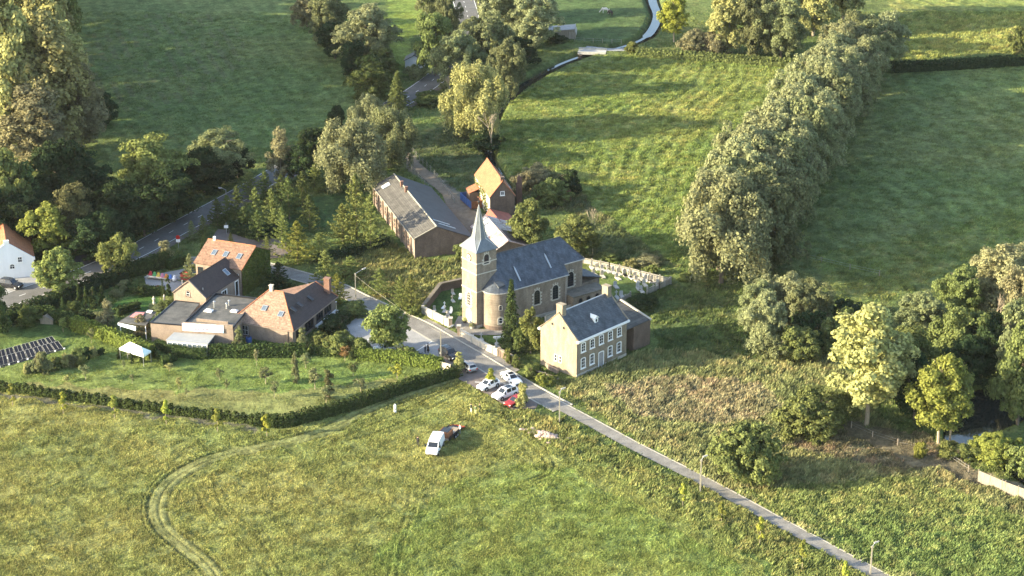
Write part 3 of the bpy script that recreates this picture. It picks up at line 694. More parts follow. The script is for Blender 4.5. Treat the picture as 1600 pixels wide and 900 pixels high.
# ------------------------------------------------------------------ building helpers
def outline(w,h,arch,n=8):
    if not arch: return [(-w/2,0),(w/2,0),(w/2,h),(-w/2,h)]
    r=w/2*(1 if arch>=1 else 1); rise=w/2*arch; pts=[(-w/2,0),(w/2,0)]
    for i in range(n+1):
        a=math.pi*i/n; pts.append((w/2*math.cos(a),h-rise+rise*math.sin(a)))
    return pts
class Wall:
    """a wall face: origin, direction along it and outward normal, in the thing's own frame"""
    def __init__(s,o,u):
        s.o=Vector((o[0],o[1],0)); s.u=Vector((u[0],u[1],0)).normalized(); s.n=Vector((s.u.y,-s.u.x,0))
    def P(s,a,z,d): return tuple(s.o+s.u*a+s.n*d+Vector((0,0,z)))
def ring(mb,W,a,z,outer,inner,d0,d1,mi=0):
    n=len(outer)
    for i in range(n):
        j=(i+1)%n; A,B=outer[i],outer[j]; C,D=inner[j],inner[i]
        mb.poly([W.P(a+A[0],z+A[1],d1),W.P(a+B[0],z+B[1],d1),W.P(a+C[0],z+C[1],d1),W.P(a+D[0],z+D[1],d1)],mi)
        mb.poly([W.P(a+A[0],z+A[1],d0),W.P(a+B[0],z+B[1],d0),W.P(a+B[0],z+B[1],d1),W.P(a+A[0],z+A[1],d1)],mi)
        mb.poly([W.P(a+D[0],z+D[1],d1),W.P(a+C[0],z+C[1],d1),W.P(a+C[0],z+C[1],d0),W.P(a+D[0],z+D[1],d0)],mi)
def wbox(mb,W,a0,a1,z0,z1,d0,d1,mi=0):
    p=[W.P(a,z,d) for z in (z0,z1) for a,d in ((a0,d0),(a1,d0),(a1,d1),(a0,d1))]; n=len(mb.v); mb.v+=p
    for f in ((0,1,2,3),(7,6,5,4),(0,4,5,1),(1,5,6,2),(2,6,7,3),(3,7,4,0)): mb.f.append(tuple(n+i for i in f)); mb.m.append(mi)
def window(t,W,a,z,w,h,arch=0,sur=None,bars=(1,1),quoin=False,glass=None,fr='white',sill=True,name='window',st=.14):
    """frame with surround proud of the wall, panes set back inside it"""
    sur=sur or M['pale']; mb=MB(); inn=outline(w,h,arch); out=outline(w+2*st,h+2*st*.8,arch); out=[(x,y-st*.8) for x,y in out]
    if len(out)!=len(inn): out=inn
    ring(mb,W,a,z,out,inn,-.05,.05,0)
    if quoin:
        k=int(h/.62)
        for i in range(k):
            for s in (-1,1): wbox(mb,W,a+s*(w/2+.06),a+s*(w/2+.44),z+i*.62,z+i*.62+.31,-.02,.06,0)
        for q in (-.55,0,.55): 
            x=math.sin(q)*(w/2+.25); y=h-w/2*arch+math.cos(q)*(w/2*arch+.12); wbox(mb,W,a+x-.13,a+x+.13,z+y,z+y+.34,-.02,.062,0)
    if sill: wbox(mb,W,a-w/2-.2,a+w/2+.2,z-.2,z-.04,-.02,.12,0)
    ring(mb,W,a,z,inn,[(x*.86,(y-h/2)*.93+h/2) for x,y in inn],-.03,.028,1)
    for i in range(1,bars[0]+1): x=-w/2+w*i/(bars[0]+1); wbox(mb,W,a+x-.03,a+x+.03,z,z+h*(.97 if not arch else .9),0,.026,1)
    for i in range(1,bars[1]+1): y=h*i/(bars[1]+1); wbox(mb,W,a-w/2,a+w/2,z+y-.03,z+y+.03,0,.024,1)
    f=mb.build(name,[sur,M[fr]],t)
    g=MB(); g.poly([W.P(a+x,z+y,.012) for x,y in inn]); g.build('pane',glass or M['glass'],f)
    return f
def door(t,W,a,w,h,col,sur=None,arch=0,z=0.02,st=.15):
    mb=MB(); inn=outline(w,h,arch); out=[(x,y) for x,y in outline(w+2*st,h+st,arch)]
    ring(mb,W,a,z,out,inn,-.05,.06,0)
    mb.poly([W.P(a+x,z+y,.02) for x,y in inn],1)
    for s in (-.25,.25): 
        for y0,y1 in ((.12,.42),(.5,.8)): wbox(mb,W,a+s*w-.16*w,a+s*w+.16*w,z+h*y0,z+h*y1,0,.035,1)
    f=mb.build('door',[sur or M['pale'],col],t); h_=MB(); wbox(h_,W,a+w*.36,a+w*.42,z+1.0,z+1.12,.02,.09); h_.build('handle',M['steel'],f); return f
def chimney(t,x,y,z0,z1,w=.8,d=.6,m=None,pots=2,parent=None):
    mb=MB(); mb.box(x-w/2,x+w/2,y-d/2,y+d/2,z0,z1); mb.box(x-w/2-.07,x+w/2+.07,y-d/2-.07,y+d/2+.07,z1,z1+.14)
    o=mb.build('chimney',m or M['brick'],parent or t)
    return o
def rooflight(t,P,U,V,w,h,fr=None,gl=None):
    """skylight on a roof plane: centre P, unit vectors U across and V up the slope"""
    P=Vector(P);U=Vector(U).normalized();V=Vector(V).normalized();Nn=U.cross(V).normalized()
    if Nn.z<0: Nn=-Nn
    mb=MB(); q=lambda a,b,c: tuple(P+U*a+V*b+Nn*c)
    def bx(a0,a1,b0,b1,c0,c1):
        n=len(mb.v); mb.v+=[q(a,b,c) for c in (c0,c1) for a,b in ((a0,b0),(a1,b0),(a1,b1),(a0,b1))]
        for f in ((0,3,2,1),(4,5,6,7),(0,1,5,4),(1,2,6,5),(2,3,7,6),(3,0,4,7)): mb.f.append(tuple(n+i for i in f)); mb.m.append(0)
    e=.1
    bx(-w/2,w/2,-h/2,-h/2+e,-.05,.10);bx(-w/2,w/2,h/2-e,h/2,-.05,.10);bx(-w/2,-w/2+e,-h/2+e,h/2-e,-.05,.10);bx(w/2-e,w/2,-h/2+e,h/2-e,-.05,.10)
    f=mb.build('roof_window',fr or M['steel'],t); g=MB(); g.poly([q(-w/2+e,-h/2+e,.07),q(w/2-e,-h/2+e,.07),q(w/2-e,h/2-e,.07),q(-w/2+e,h/2-e,.07)]); g.build('pane',gl or M['skyglass'],f)
def frame_at(px,py,deg): return G(px,py), RAD(deg)

# ------------------------------------------------------------------ church
def church():
    loc,rz=frame_at(745,513,36.5)
    t=thing('church','brick village church with slate roof and pointed square tower','church',loc,rz)
    ch,sl=M['church'],M['slate']
    T=4.3
    # tower
    tw=MB(); tw.box(0,T,0,T+.1,-.3,14.3); tower=tw.build('tower',ch,t)
    c=MB()
    for z in (6.7,10.0,12.0): 
        c.box(-.07,T+.07,-.07,T+.17,z,z+.16)
    c.build('string_course',M['quoin'],tower)
    sp=MB(); e=.28; z0=14.22
    sq=[(-e,-e),(T+e,-e),(T+e,T+.1+e),(-e,T+.1+e)]; cx,cy=T/2,T/2+.05; r=1.38
    oc=[(cx+r*math.cos(math.pi/8+i*math.pi/4),cy+r*math.sin(math.pi/8+i*math.pi/4)) for i in range(8)]
    zb=16.0
    # broaches: each square side meets an octagon side; each corner meets a diagonal side
    S=[Vector((*p,z0)) for p in sq]; O=[Vector((*p,zb)) for p in oc]
    # octagon vertex angles 22.5+45i ; side at -90deg is between i=5 (247.5) and i=6 (292.5)
    sides=[(0,1,5,6),(1,2,7,0),(2,3,1,2),(3,0,3,4)]
    for a,b,i,j in sides: sp.poly([S[a],S[b],O[j],O[i]])
    for a,i,j in ((0,4,5),(1,6,7),(2,0,1),(3,2,3)): sp.poly([S[a],O[j],O[i]])
    ap=Vector((cx,cy,22.2))
    for i in range(8): sp.poly([O[i],O[(i+1)%8],ap])
    sp.poly([(*p,z0) for p in sq][::-1]); sp.box(-e,T+e,-e,T+.1+e,z0-.12,z0-.005)
    spire=sp.build('spire',M['lead'],tower)
    rb=MB()
    for i in range(8): rb.tube(O[i],ap,.05,.03,5)
    for a,i in ((0,5),(0,4),(1,6),(1,7),(2,0),(2,1),(3,2),(3,3)): rb.tube(S[a],O[i],.05,.05,5)
    rb.build('hip_roll',M['steel'],spire)
    cr=MB(); cr.tube((cx,cy,22.0),(cx,cy,24.1),.06,.04); cr.blob((cx,cy,22.55),.2); cr.tube((cx-.45,cy,23.2),(cx+.45,cy,23.2),.04,.04)
    cr.blob((cx,cy,24.15),.13); cr.slab([(cx-.4,cy,24.2),(cx+.05,cy,24.1),(cx+.4,cy,24.5),(cx,cy,24.35)],.03)
    cr.build('weathercock',M['black'],tower)
    Wr=Wall((0,0),(1,0)); Wl=Wall((0,T+.1),(0,-1))
    window(tower,Wr,2.15,11.75,1.05,1.75,1,M['quoin'],(0,5),True,fr='black',name='belfry_opening')
    # clock on the left face
    ck=MB(); n=20; cen=(2.15,12.7)
    def disc(mb,r,d0,d1,mi):
        pts=[(r*math.cos(2*math.pi*i/n),r*math.sin(2*math.pi*i/n)) for i in range(n)]
        mb.poly([Wl.P(cen[0]+x,cen[1]+y,d1) for x,y in pts],mi)
        for i in range(n):
            A=pts[i];B=pts[(i+1)%n]; mb.poly([Wl.P(cen[0]+A[0],cen[1]+A[1],d0),Wl.P(cen[0]+B[0],cen[1]+B[1],d0),Wl.P(cen[0]+B[0],cen[1]+B[1],d1),Wl.P(cen[0]+A[0],cen[1]+A[1],d1)],mi)
    disc(ck,.72,-.02,.05,0); disc(ck,.56,.05,.08,1)
    face=ck.build('clock_face',[M['black'],M['quoin']],tower)
    hd=MB(); wbox(hd,Wl,2.12,2.18,12.7,13.15,.08,.12); wbox(hd,Wl,2.15,2.5,12.66,12.73,.08,.12); disc(hd,.12,.08,.12,0); hd.build('clock_hand',M['black'],face)
    window(tower,Wl,2.1,3.6,1.15,2.6,1,M['quoin'],(1,4),True,fr='pale')
    door(tower,Wl,2.1,1.5,2.9,mat('grey_door',(.42,.42,.40),.6,.1),M['quoin'],1)
    bs=MB(); bs.box(-.08,T,-.08,-.002,-.2,.5); bs.box(-.08,-.002,-.08,T+.1,-.2,.5); bs.build('plinth',M['pale'],tower)
    # nave and choir
    y0,y1=-2.65,6.95; x0,x1,x2=4.35,18.0,22.6; c0,c1=-1.2,5.5; he,hc,ym,hr=7.0,8.5,2.15,12.05
    nv=MB(); nv.prism([(x0,y0),(x1,y0),(x1,y1),(x0,y1)],-.3,he)
    for x in (x0,x1-.001):
        nv.poly([(x,y0,he),(x,y1,he),(x,ym,hr-.2)])
    nv.build('nave_wall',ch,t)
    cw=MB(); cw.prism([(x1,c0),(x2,c0),(x2,c1),(x1,c1)],-.3,hc); cw.build('choir_wall',ch,t)
    rf=MB(); k=(hr-he)/(ym-y0); o=.25
    rf.slab([(x0,y0-o,he-o*k+.06),(x1+.2,y0-o,he-o*k+.06),(x1+.2,ym,hr),(x0,ym,hr)],.16)
    rf.slab([(x0,y1+o,he-o*k+.06),(x1+.2,y1+o,he-o*k+.06),(x1+.2,ym,hr),(x0,ym,hr)],.16)
    zc=he+(c0-y0)*k; 
    rf.slab([(x1+.2,c0-o,zc-o*k+.06),(x2+o,c0-o,zc-o*k+.06),(x2-2.6,ym,hr),(x1+.2,ym,hr)],.16)
    rf.slab([(x1+.2,c1+o,zc-o*k+.06),(x2+o,c1+o,zc-o*k+.06),(x2-2.6,ym,hr),(x1+.2,ym,hr)],.16)
    rf.slab([(x2+o,c0-o,zc-o*k+.055),(x2+o,c1+o,zc-o*k+.055),(x2-2.6,ym,hr)],.16)
    roof=rf.build('roof',sl,t)
    rg=MB(); rg.tube((x0,ym,hr+.02),(x2-2.6,ym,hr+.02),.1,.1,6); rg.tube((x2-2.6,ym,hr),(x2+o,c0-o,zc-o*k+.1),.07,.07,5); rg.build('ridge_cap',M['slate2'],roof)
    g=MB(); g.box(x0+1.5,x1+.25,y0-o-.14,y0-o-.01,he-.32,he-.18); g.box(x1+.3,x2+o,c0-o-.14,c0-o-.01,zc-.32,zc-.18); g.tube((x1-.35,y0-.12,.1),(x1-.35,y0-.12,he-.3),.07); g.build('gutter',M['concrete'],t)
    for (x,zz) in ((8.0,8.4),(15.2,9.0)):               # long narrow roof vents
        d=MB(); y=y0+(zz-he)/k; d.slab([(x-.1,y-.8,zz-.8*k+.24),(x+.16,y-.8,zz-.8*k+.24),(x+.16,y+.9,zz+.9*k+.24),(x-.1,y+.9,zz+.9*k+.24)],.2); d.slab([(x-.1,y+.9,zz+.9*k+.24),(x+.16,y+.9,zz+.9*k+.24),(x+.03,y+1.25,zz+1.25*k+.22)],.1); d.build('roof_vent',M['steel'],roof)
    Wn=Wall((x0,y0),(1,0))
    for a in (6.9,11.0): window(t,Wn,a,2.7,1.3,2.7,1,M['quoin'],(1,5),True,fr='black')
    Wc=Wall((x1,c0),(1,0)); window(t,Wc,1.9,3.6,1.4,2.8,1,M['quoin'],(1,5),True,fr='black')
    pl=MB(); pl.box(x0,x1,y0-.1,y0-.002,-.2,.6); pl.build('plinth',M['pale'],t)
    # round stair house at the west corner
    tc=(4.0,-.72); R=2.8; tu=MB(); tu.lathe([(R,-.3),(R,7.0)],tc,32); st=tu.build('stair_house',ch,t,smooth=True)
    b=MB(); b.lathe([(R+.08,-.3),(R+.08,.7),(R+.002,.75)],tc,32); b.build('plinth',M['brick'],st)
    b=MB(); b.lathe([(R+.02,6.75),(R+.22,6.85),(R+.3,7.02),(R+.1,7.06)],tc,32); b.build('cornice',M['concrete'],st)
    cn=MB(); kk=24; prev=None; apx=(4.9,1.0)
    for q in range(5):
        f=q/4; cxy=(tc[0]+(apx[0]-tc[0])*f,tc[1]+(apx[1]-tc[1])*f); rr=(R+.28)*(1-f)**1.0+.01; z=7.0+3.7*(f**1.12)
        row=[(cxy[0]+rr*math.cos(2*math.pi*i/kk),cxy[1]+rr*math.sin(2*math.pi*i/kk),z) for i in range(kk)]
        if prev:
            for i in range(kk): cn.poly([prev[i],prev[(i+1)%kk],row[(i+1)%kk],row[i]])
        prev=row
    cone=cn.build('conical_roof',sl,st,smooth=True)
    dm=MB(); dx,dy=3.3,-2.35; dm.box(dx-.35,dx+.9,dy-.2,dy+.9,7.3,8.1); dm.slab([(dx-.5,dy-.35,8.05),(dx+1.05,dy-.35,8.05),(dx+1.05,dy+1.0,8.6),(dx-.5,dy+1.0,8.6)],.1); dm.build('small_dormer',M['slate2'],st)
    ang=math.atan2(-1,-.35)
    for z,w,h,fr in ((3.9,.5,.8,'pale'),(1.35,.62,1.05,'white')):
        a=RAD(-115); o_=(tc[0]+R*math.cos(a),tc[1]+R*math.sin(a)); Wt=Wall(o_,(-math.sin(a),math.cos(a)))
        window(st,Wt,0,z,w,h,1,M['quoin'],(0,1),fr=fr,sill=(h>1),st=.12 if h<1 else .26)
    # flat-roofed sacristy and the low east annexe
    sc=MB(); sc.prism([(18.02,-4.5),(25.4,-4.5),(25.4,-1.21),(18.02,-1.21)],-.3,2.9); sa=sc.build('sacristy',ch,t)
    sf=MB(); sf.box(17.85,25.6,-4.68,-1.3,2.9,3.08); sf.build('flat_roof',mat('mossy_roof_felt',(.12,.115,.095),.9,.3,.8,col2=(.16,.14,.11)),sa)
    Ws=Wall((18.02,-4.5),(1,0))
    for a in (1.6,3.4,5.4): window(sa,Ws,a,.9,.8,1.5,1,M['brick'],(0,1),fr='black')
    ea=MB(); ea.prism([(22.62,-1.0),(27.4,-.2),(27.4,4.2),(22.62,5.2)],-.3,3.3); e_=ea.build('east_annexe',ch,t)
    er=MB(); er.slab([(22.64,-1.25,5.0),(27.8,-.5,3.3),(27.8,4.5,3.3),(22.64,5.4,5.0)],.15); er.build('annexe_roof',sl,e_)
church()

# ------------------------------------------------------------------ presbytery
def presbytery():
    loc,rz=frame_at(900.7,590.5,46.5)
    t=thing('presbytery','tall stone house with sunlit gable, slate roof and white framed windows','house',loc,rz)
    L,Wd,he,hr=12.7,8.2,6.75,10.5; st=M['stone']
    w=MB(); w.prism([(0,0),(L,0),(L,Wd),(0,Wd)],-.3,he)
    for x in (0,L): w.poly([(x,0,he),(x,Wd,he),(x,Wd/2,hr)])
    w.build('wall',st,t)
    rf=MB()
    for s in (0,1):
        y=lambda v: v if s==0 else Wd-v
        rf.slab([(.12,y(-.32),he-.02),(L-.12,y(-.32),he-.02),(L-.12,y(.9),he+.95),(.12,y(.9),he+.95)],.14)
        rf.slab([(.12,y(.9),he+.951),(L-.12,y(.9),he+.951),(L-.12,y(Wd/2),hr+.12),(.12,y(Wd/2),hr+.12)],.14)
    roof=rf.build('roof',M['slate2'],t)
    g=MB(); g.tube((0,Wd/2,hr+.12),(L,Wd/2,hr+.12),.1,.1,6); g.build('ridge_cap',M['steel'],roof)
    c=MB(); c.box(-.15,L+.25,-.5,-.005,he-.42,he-.07); c.box(-.15,L+.25,Wd+.005,Wd+.5,he-.42,he-.07); c.build('cornice',M['white'],t)
    for x in (0,L):
        cp=MB()
        for a,b in (((-.35,he),(.95,he+.98)),((.95,he+.98),(Wd/2,hr+.14)),((Wd+.35,he),(Wd-.95,he+.98)),((Wd-.95,he+.98),(Wd/2,hr+.14))):
            cp.slab([(x-.1,a[0],a[1]+.1),(x+.14,a[0],a[1]+.1),(x+.14,b[0],b[1]+.1),(x-.1,b[0],b[1]+.1)],.1)
        cp.build('gable_coping',M['stone'],t)
    chimney(t,.62,Wd/2,hr-.9,11.9,.95,1.3,M['stone']); chimney(t,L-.62,Wd/2,hr-.9,11.9,.95,1.3,M['stone'])
    F=Wall((0,0),(1,0))
    for i,a in enumerate((1.62,3.85,6.15,8.45,10.75)):
        window(t,F,a,4.3,.95,1.55,.3,M['white'],(1,2))
        if i!=2: window(t,F,a,1.35,.95,1.75,.3,M['white'],(1,2))
    door(t,F,6.15,1.15,2.75,mat('grey_house_door',(.30,.29,.28),.6,.15),M['white'],.2)
    s=MB(); wbox(s,F,5.2,7.1,-.1,.16,.02,.75); s.build('doorstep',M['pale'],t)
    p=MB(); wbox(p,F,.0,5.2,-.2,.55,.0,.06); wbox(p,F,7.1,L,-.2,.5,.0,.06); p.build('plinth',M['pale'],t)
    Gb=Wall((0,Wd),(0,-1))
    for a in (2.7,5.3): window(t,Gb,a,8.0,.4,.45,1,M['stone'],(0,0),sill=False,fr='black',name='attic_opening',st=.08)
    for a in (3.5,4.5): window(t,Gb,a,1.7,.45,1.15,.3,M['pale'],(0,1),sill=False)
    d=MB(); x,y=6.1,1.1; d.box(x-.42,x+.42,y,y+2.0,he+.9,he+2.0); d.slab([(x-.55,y-.15,he+1.95),(x,y-.15,he+2.4),(x,y+2.2,he+2.4),(x-.55,y+2.2,he+1.95)],.08); d.slab([(x+.55,y-.15,he+1.95),(x,y-.15,he+2.4),(x,y+2.2,he+2.4),(x+.55,y+2.2,he+1.95)],.08)
    dm=d.build('dormer',M['white'],roof)
    g=MB(); g.poly([(x+.2*math.cos(q*math.pi/6),y-.012,he+1.5+.3*math.sin(q*math.pi/6)) for q in range(12)]); g.build('pane',M['glass'],dm)
    # brick annexe with its lean-to roof
    a=MB(); X0,X1,Y0,Y1=L+.01,19.4,.35,7.0
    a.prism([(X0+2.3,Y0),(X1,Y0),(X1,Y1),(X0,Y1),(X0,Y0+2),(X0+2.3,Y0+2)],-.3,4.55)
    a.poly([(X1-.001,Y0,4.5),(X1-.001,Y1,4.5),(X1-.001,Y1,6.3)]); a.poly([(X0,Y1,4.5),(X1,Y1,4.5),(X1,Y1,6.3),(X0,Y1,6.3)])
    an=a.build('annexe',M['brick'],t)
    r=MB(); r.slab([(X0,Y0-.1,4.62),(X1-.25,Y0-.1,4.62),(X1-.25,Y1,6.25),(X0,Y1,6.25)],.12); r.build('annexe_roof',M['corrug'],an)
    r=MB(); r.slab([(X1-.25,Y0-.2,4.72),(X1+.12,Y0-.2,4.72),(X1+.12,Y1+.1,6.5),(X1-.25,Y1+.1,6.5)],.3); r.build('coping',M['pale'],an)
    dd=MB(); dd.box(X0+.05,X0+2.25,Y0+1.9,Y0+1.98,0,3.9); dd.build('gate',M['black'],an)
presbytery()

# ------------------------------------------------------------------ barn
def barn():
    loc,rz=frame_at(649,404,17.5)
    t=thing('barn','long brick barn with grey corrugated roof, shade painted on its right slope','barn',loc,rz)
    L,xr,xe,hl,hrd,hR=31.5,4.2,11.3,4.1,6.05,3.0; b=M['redbrick']
    w=MB(); w.prism([(0,0),(xe,0),(xe,L),(0,L)],-.3,2.9)
    w.prism([(0,.001),(.01,.001),(.01,L),(0,L)],2.9,hl)
    for y in (0,L): w.poly([(0,y,2.9),(xe,y,2.9),(xr,y,hrd-.05),(0,y,hl)])
    w.build('wall',M['brick'],t)
    lw=MB(); lw.box(-.12,-.004,0,L,-.3,hl-.02); lwall=lw.build('long_side_wall',M['pinkbrick'],t)
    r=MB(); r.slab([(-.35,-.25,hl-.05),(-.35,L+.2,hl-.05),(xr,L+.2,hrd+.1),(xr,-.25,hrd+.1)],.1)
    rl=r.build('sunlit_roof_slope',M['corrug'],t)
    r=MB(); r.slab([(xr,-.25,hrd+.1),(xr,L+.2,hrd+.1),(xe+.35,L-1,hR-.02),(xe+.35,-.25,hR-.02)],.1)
    rr=r.build('painted_shade_slope',M['darkroof'],t)  # right slope's shade painted in with a darker roof colour
    c=MB(); c.tube((xr,-.3,hrd+.12),(xr,L+.2,hrd+.12),.16,.16,6); c.tube((-.4,-.27,hl-.02),(xr,-.27,hrd+.12),.1,.1,5); c.tube((-.42,-.25,hl-.02),(-.42,L,hl-.02),.08,.08,5); c.build('ridge_cap',M['concpost'],t)
    k=(hrd+.15-hl)/(xr+.35)
    rooflight(t,(1.6,28.3,hl+1.95*k+.05),(0,1,0),(1,0,k),1.3,1.7,M['white'],M['white'])
    for y in (24.5,21.0): chimney(t,xr-.3,y,hrd-.3,hrd+.9,.5,.5,M['redbrick'])
    kk=(hR-hrd)/(xe-xr)
    for x,y in ((7.0,2.4),(6.3,4.0)): rooflight(t,(x,y,hrd+.1+(x-xr)*kk),(0,1,0),(1,0,kk),.45,3.6,M['steel'],M['white'])
    Wl=Wall((-.12,L),(0,-1))
    for i in range(8): window(t,Wl,2+i*3.6,1.3,1.1,1.5,.2,M['redbrick'],(1,1),name='window',fr='pale')
    for i in range(9): bt=MB(); wbox(bt,Wl,.3+i*3.6,.75+i*3.6,-.2,3.7,.0,.3); bt.build('buttress',M['pinkbrick'],t)
barn()

# ------------------------------------------------------------------ farmhouse, ruin shed, red lean-to
def gable_house(t,L,Wd,he,hr,wall,roofm,ridge_along='y',xr=None,over=.25,thick=.14,rname='roof'):
    """walls 0..Wd in x, 0..L in y, ridge along y"""
    xr=Wd/2 if xr is None else xr
    w=MB(); w.prism([(0,0),(Wd,0),(Wd,L),(0,L)],-.3,he)
    for y in (0,L): w.poly([(0,y,he),(Wd,y,he),(xr,y,hr-.05)])
    wl=w.build('wall',wall,t)
    r=MB(); kl=(hr-he)/xr; kr=(hr-he)/(Wd-xr)
    r.slab([(-over,-over,he-over*kl+.06),(-over,L+over,he-over*kl+.06),(xr,L+over,hr+.06),(xr,-over,hr+.06)],thick)
    r.slab([(Wd+over,-over,he-over*kr+.06),(Wd+over,L+over,he-over*kr+.06),(xr,L+over,hr+.06),(xr,-over,hr+.06)],thick)
    ro=r.build(rname,roofm,t)
    c=MB(); c.tube((xr,-over,hr+.08),(xr,L+over,hr+.08),.11,.11,6); c.build('ridge_cap',roofm,ro)
    return wl,ro
def farmhouse():
    loc,rz=frame_at(766,343,13)
    t=thing('farmhouse','narrow old brick farmhouse with a bright orange tiled roof','house',loc,rz)
    wl,ro=gable_house(t,14,5.0,4.9,8.0,M['brick'],M['orange'])
    lw=MB(); lw.box(-.06,-.003,0,14,-.2,4.8); lw.build('pale_side_wall',M['pale'],t)  # left wall in a paler colour than the gables
    chimney(t,2.5,.3,4.5,8.6,.7,.5,M['brick'])
    Wl=Wall((-.06,14),(0,-1))
    for a in (2,4.6,7.2,9.8,12.2): window(t,Wl,a,1.2,.9,2.0,0,M['white'],(1,2)); 
    Wf=Wall((0,0),(1,0)); window(t,Wf,2.5,5.0,.6,.7,0,M['white'],(1,0))
    rs=np.random.RandomState(3); n=900; y=rs.rand(n)*14; z=rs.rand(n)**1.3*4.6; k=fbm(y,z,2.2,5,2)>.5
    o=bpy.data.objects.new('climbing_ivy',leaves_mesh('climbing_ivy',np.stack([-.12-rs.rand(n)*.2,y,z],-1)[k],(rs.randn(n,3)+[-2,0,0])[k],(.2+.25*rs.rand(n))[k],rs)); o.data.materials.append(LM['bright']); COL.objects.link(o); o.parent=t
    ex=MB(); ex.prism([(-2.2,9.5),(-.07,9.5),(-.07,12.5),(-2.2,12.5)],-.2,2.5); e=ex.build('porch',M['brick'],t)
    r=MB(); r.slab([(-2.4,9.3,2.5),(-.07,9.3,3.4),(-.07,12.7,3.4),(-2.4,12.7,2.5)],.12); r.build('porch_roof',M['orange'],e)
farmhouse()
def outbuildings():
    loc,rz=frame_at(776,372,17)
    t=thing('lean_to_shed','low outbuilding with faded red sheet roof in front of the farmhouse','shed',loc,rz)
    gable_house(t,7.5,4.6,2.0,3.3,M['brick'],mat('red_sheet_roof',(.27,.085,.055),.7,.3,1.2),xr=.8)
    loc,rz=frame_at(771,411,17.5)
    t=thing('ruined_shed','dilapidated shed with patchwork of rusty and white roof sheets behind the spire','shed',loc,rz)
    L=14.5
    wl,ro=gable_house(t,L,8.0,2.3,4.2,M['brick'],M['rusttin'],xr=2.9)
    pt=MB(); k=(4.2-2.3)/(8.0-2.9); rs=random.Random(4)
    for i in range(7):
        y=7+i*1.05; x1=rs.uniform(5.8,8.1)
        if i in (1,4): x1=5.2
        pt.slab([(2.95,y,4.26),(2.95,y+.62,4.26),(x1,y+.62,4.32-(x1-2.9)*k+.06),(x1,y,4.32-(x1-2.9)*k+.06)],.04)
    pt.build('roof_sheet',M['tin'],ro)
    dark_part=MB(); dark_part.slab([(3.6,.4,4.24-.7*k+.1),(3.6,6.6,4.24-.7*k+.1),(7.8,6.6,4.24-4.9*k+.1),(7.8,.4,4.24-4.9*k+.1)],.04); dark_part.build('dark_roof_part',M['darktile'],ro)  # darker sheet over the near part of the right slope
    wh=MB()
    for i in range(8):
        y=6.2+i*1.0; wh.slab([(-.1,y,2.36),(-.1,y+.7,2.36),(2.7,y+.7,4.22),(2.7,y,4.22)],.04)
    wh.build('pale_roof_sheet',mat('pale_sheet',(.56,.52,.45),.7,.25,2.0),ro)
    # ruined chimney tower in the scrub
    loc,rz=frame_at(811,318,12)
    t=thing('ruined_chimney','tall ruined brick chimney stack standing among yellow scrub','ruin',loc,rz)
    b=MB(); b.box(-.55,.55,-.5,.5,-.2,4.4); b.box(-.35,.5,-.45,.4,4.4,5.6); b.box(-.2,.25,-.3,.2,5.6,6.0); b.build('stack',M['redbrick'],t)
    loc,rz=frame_at(838,318,10)
    t=thing('ruined_wall','broken brick ruin overgrown by a rounded bush','ruin',loc,rz)
    b=MB(); b.box(-1,3.6,0,.4,-.2,1.9); b.box(3.2,3.6,.4,4,-.2,2.5); b.box(5.0,7.2,.3,.7,-.2,2.4); b.box(6.9,7.3,.7,3,-.2,1.4); b.build('masonry',M['redbrick'],t)
outbuildings()

# ------------------------------------------------------------------ the house group west of the square
def ivy_house():
    loc,rz=frame_at(308,453,-22)
    t=thing('ivy_clad_house','brick house with terracotta roof, three roof windows and ivy covered gable','house',loc,rz)
    Lx,Dy,he,hr=9.4,10.8,5.5,8.0
    w=MB(); w.prism([(0,0),(Lx,0),(Lx,Dy),(0,Dy)],-.3,he)
    for x in (0,Lx): w.poly([(x,0,he),(x,Dy,he),(x,Dy/2,hr-.05)])
    w.build('wall',M['pinkbrick'],t)
    r=MB(); o=.3; k=(hr-he)/(Dy/2)
    for s in (0,1):
        y=(lambda v:v) if s==0 else (lambda v:Dy-v)
        r.slab([(-o,y(-o),he-o*k+.08),(Lx+o,y(-o),he-o*k+.08),(Lx+o,y(Dy/2),hr+.08),(-o,y(Dy/2),hr+.08)],.16)
    ro=r.build('roof',M['brown'],t)
    c=MB(); c.tube((-o,Dy/2,hr+.1),(Lx+o,Dy/2,hr+.1),.12,.12,6); c.tube((Lx+o,-o,he),(Lx+o,Dy/2,hr+.1),.08,.08,5); c.build('ridge_cap',M['orange'],ro)
    for x in (2.5,4.9,7.7): rooflight(ro,(x,2.6,he+2.6*k+.1),(1,0,0),(0,1,k),.9,1.35)
    c=MB(); c.box(.9,1.3,Dy/2-.2,Dy/2+.2,hr-.2,hr+.75); c.build('flue',M['white'],ro)
    F=Wall((0,0),(1,0)); window(t,F,1.0,3.2,1.2,1.5,0,M['pinkbrick'],(1,1),fr='black'); window(t,F,8.3,3.0,1.2,1.5,0,M['brick'],(1,1))
    rs=np.random.RandomState(9); n=5200; y=rs.rand(n)*Dy; z=rs.rand(n)*8; ok=z<he+(1-abs(y-Dy/2)/(Dy/2))*(hr-he)-.1
    P=np.stack([Lx+.08+rs.rand(n)*.35*fbm(y,z,1.5,8,2),y,z],-1)[ok]
    o_=bpy.data.objects.new('gable_ivy',leaves_mesh('gable_ivy',P,rs.randn(len(P),3)*.7+[1.4,0,.3],.22+.25*rs.rand(len(P)),rs)); o_.data.materials.append(LM['ivy']); COL.objects.link(o_); o_.parent=t
    bk=MB(); bk.box(Lx+.002,Lx+.06,0,Dy,0,he); bk.build('ivy_backing',M['soil'],o_)
ivy_house()
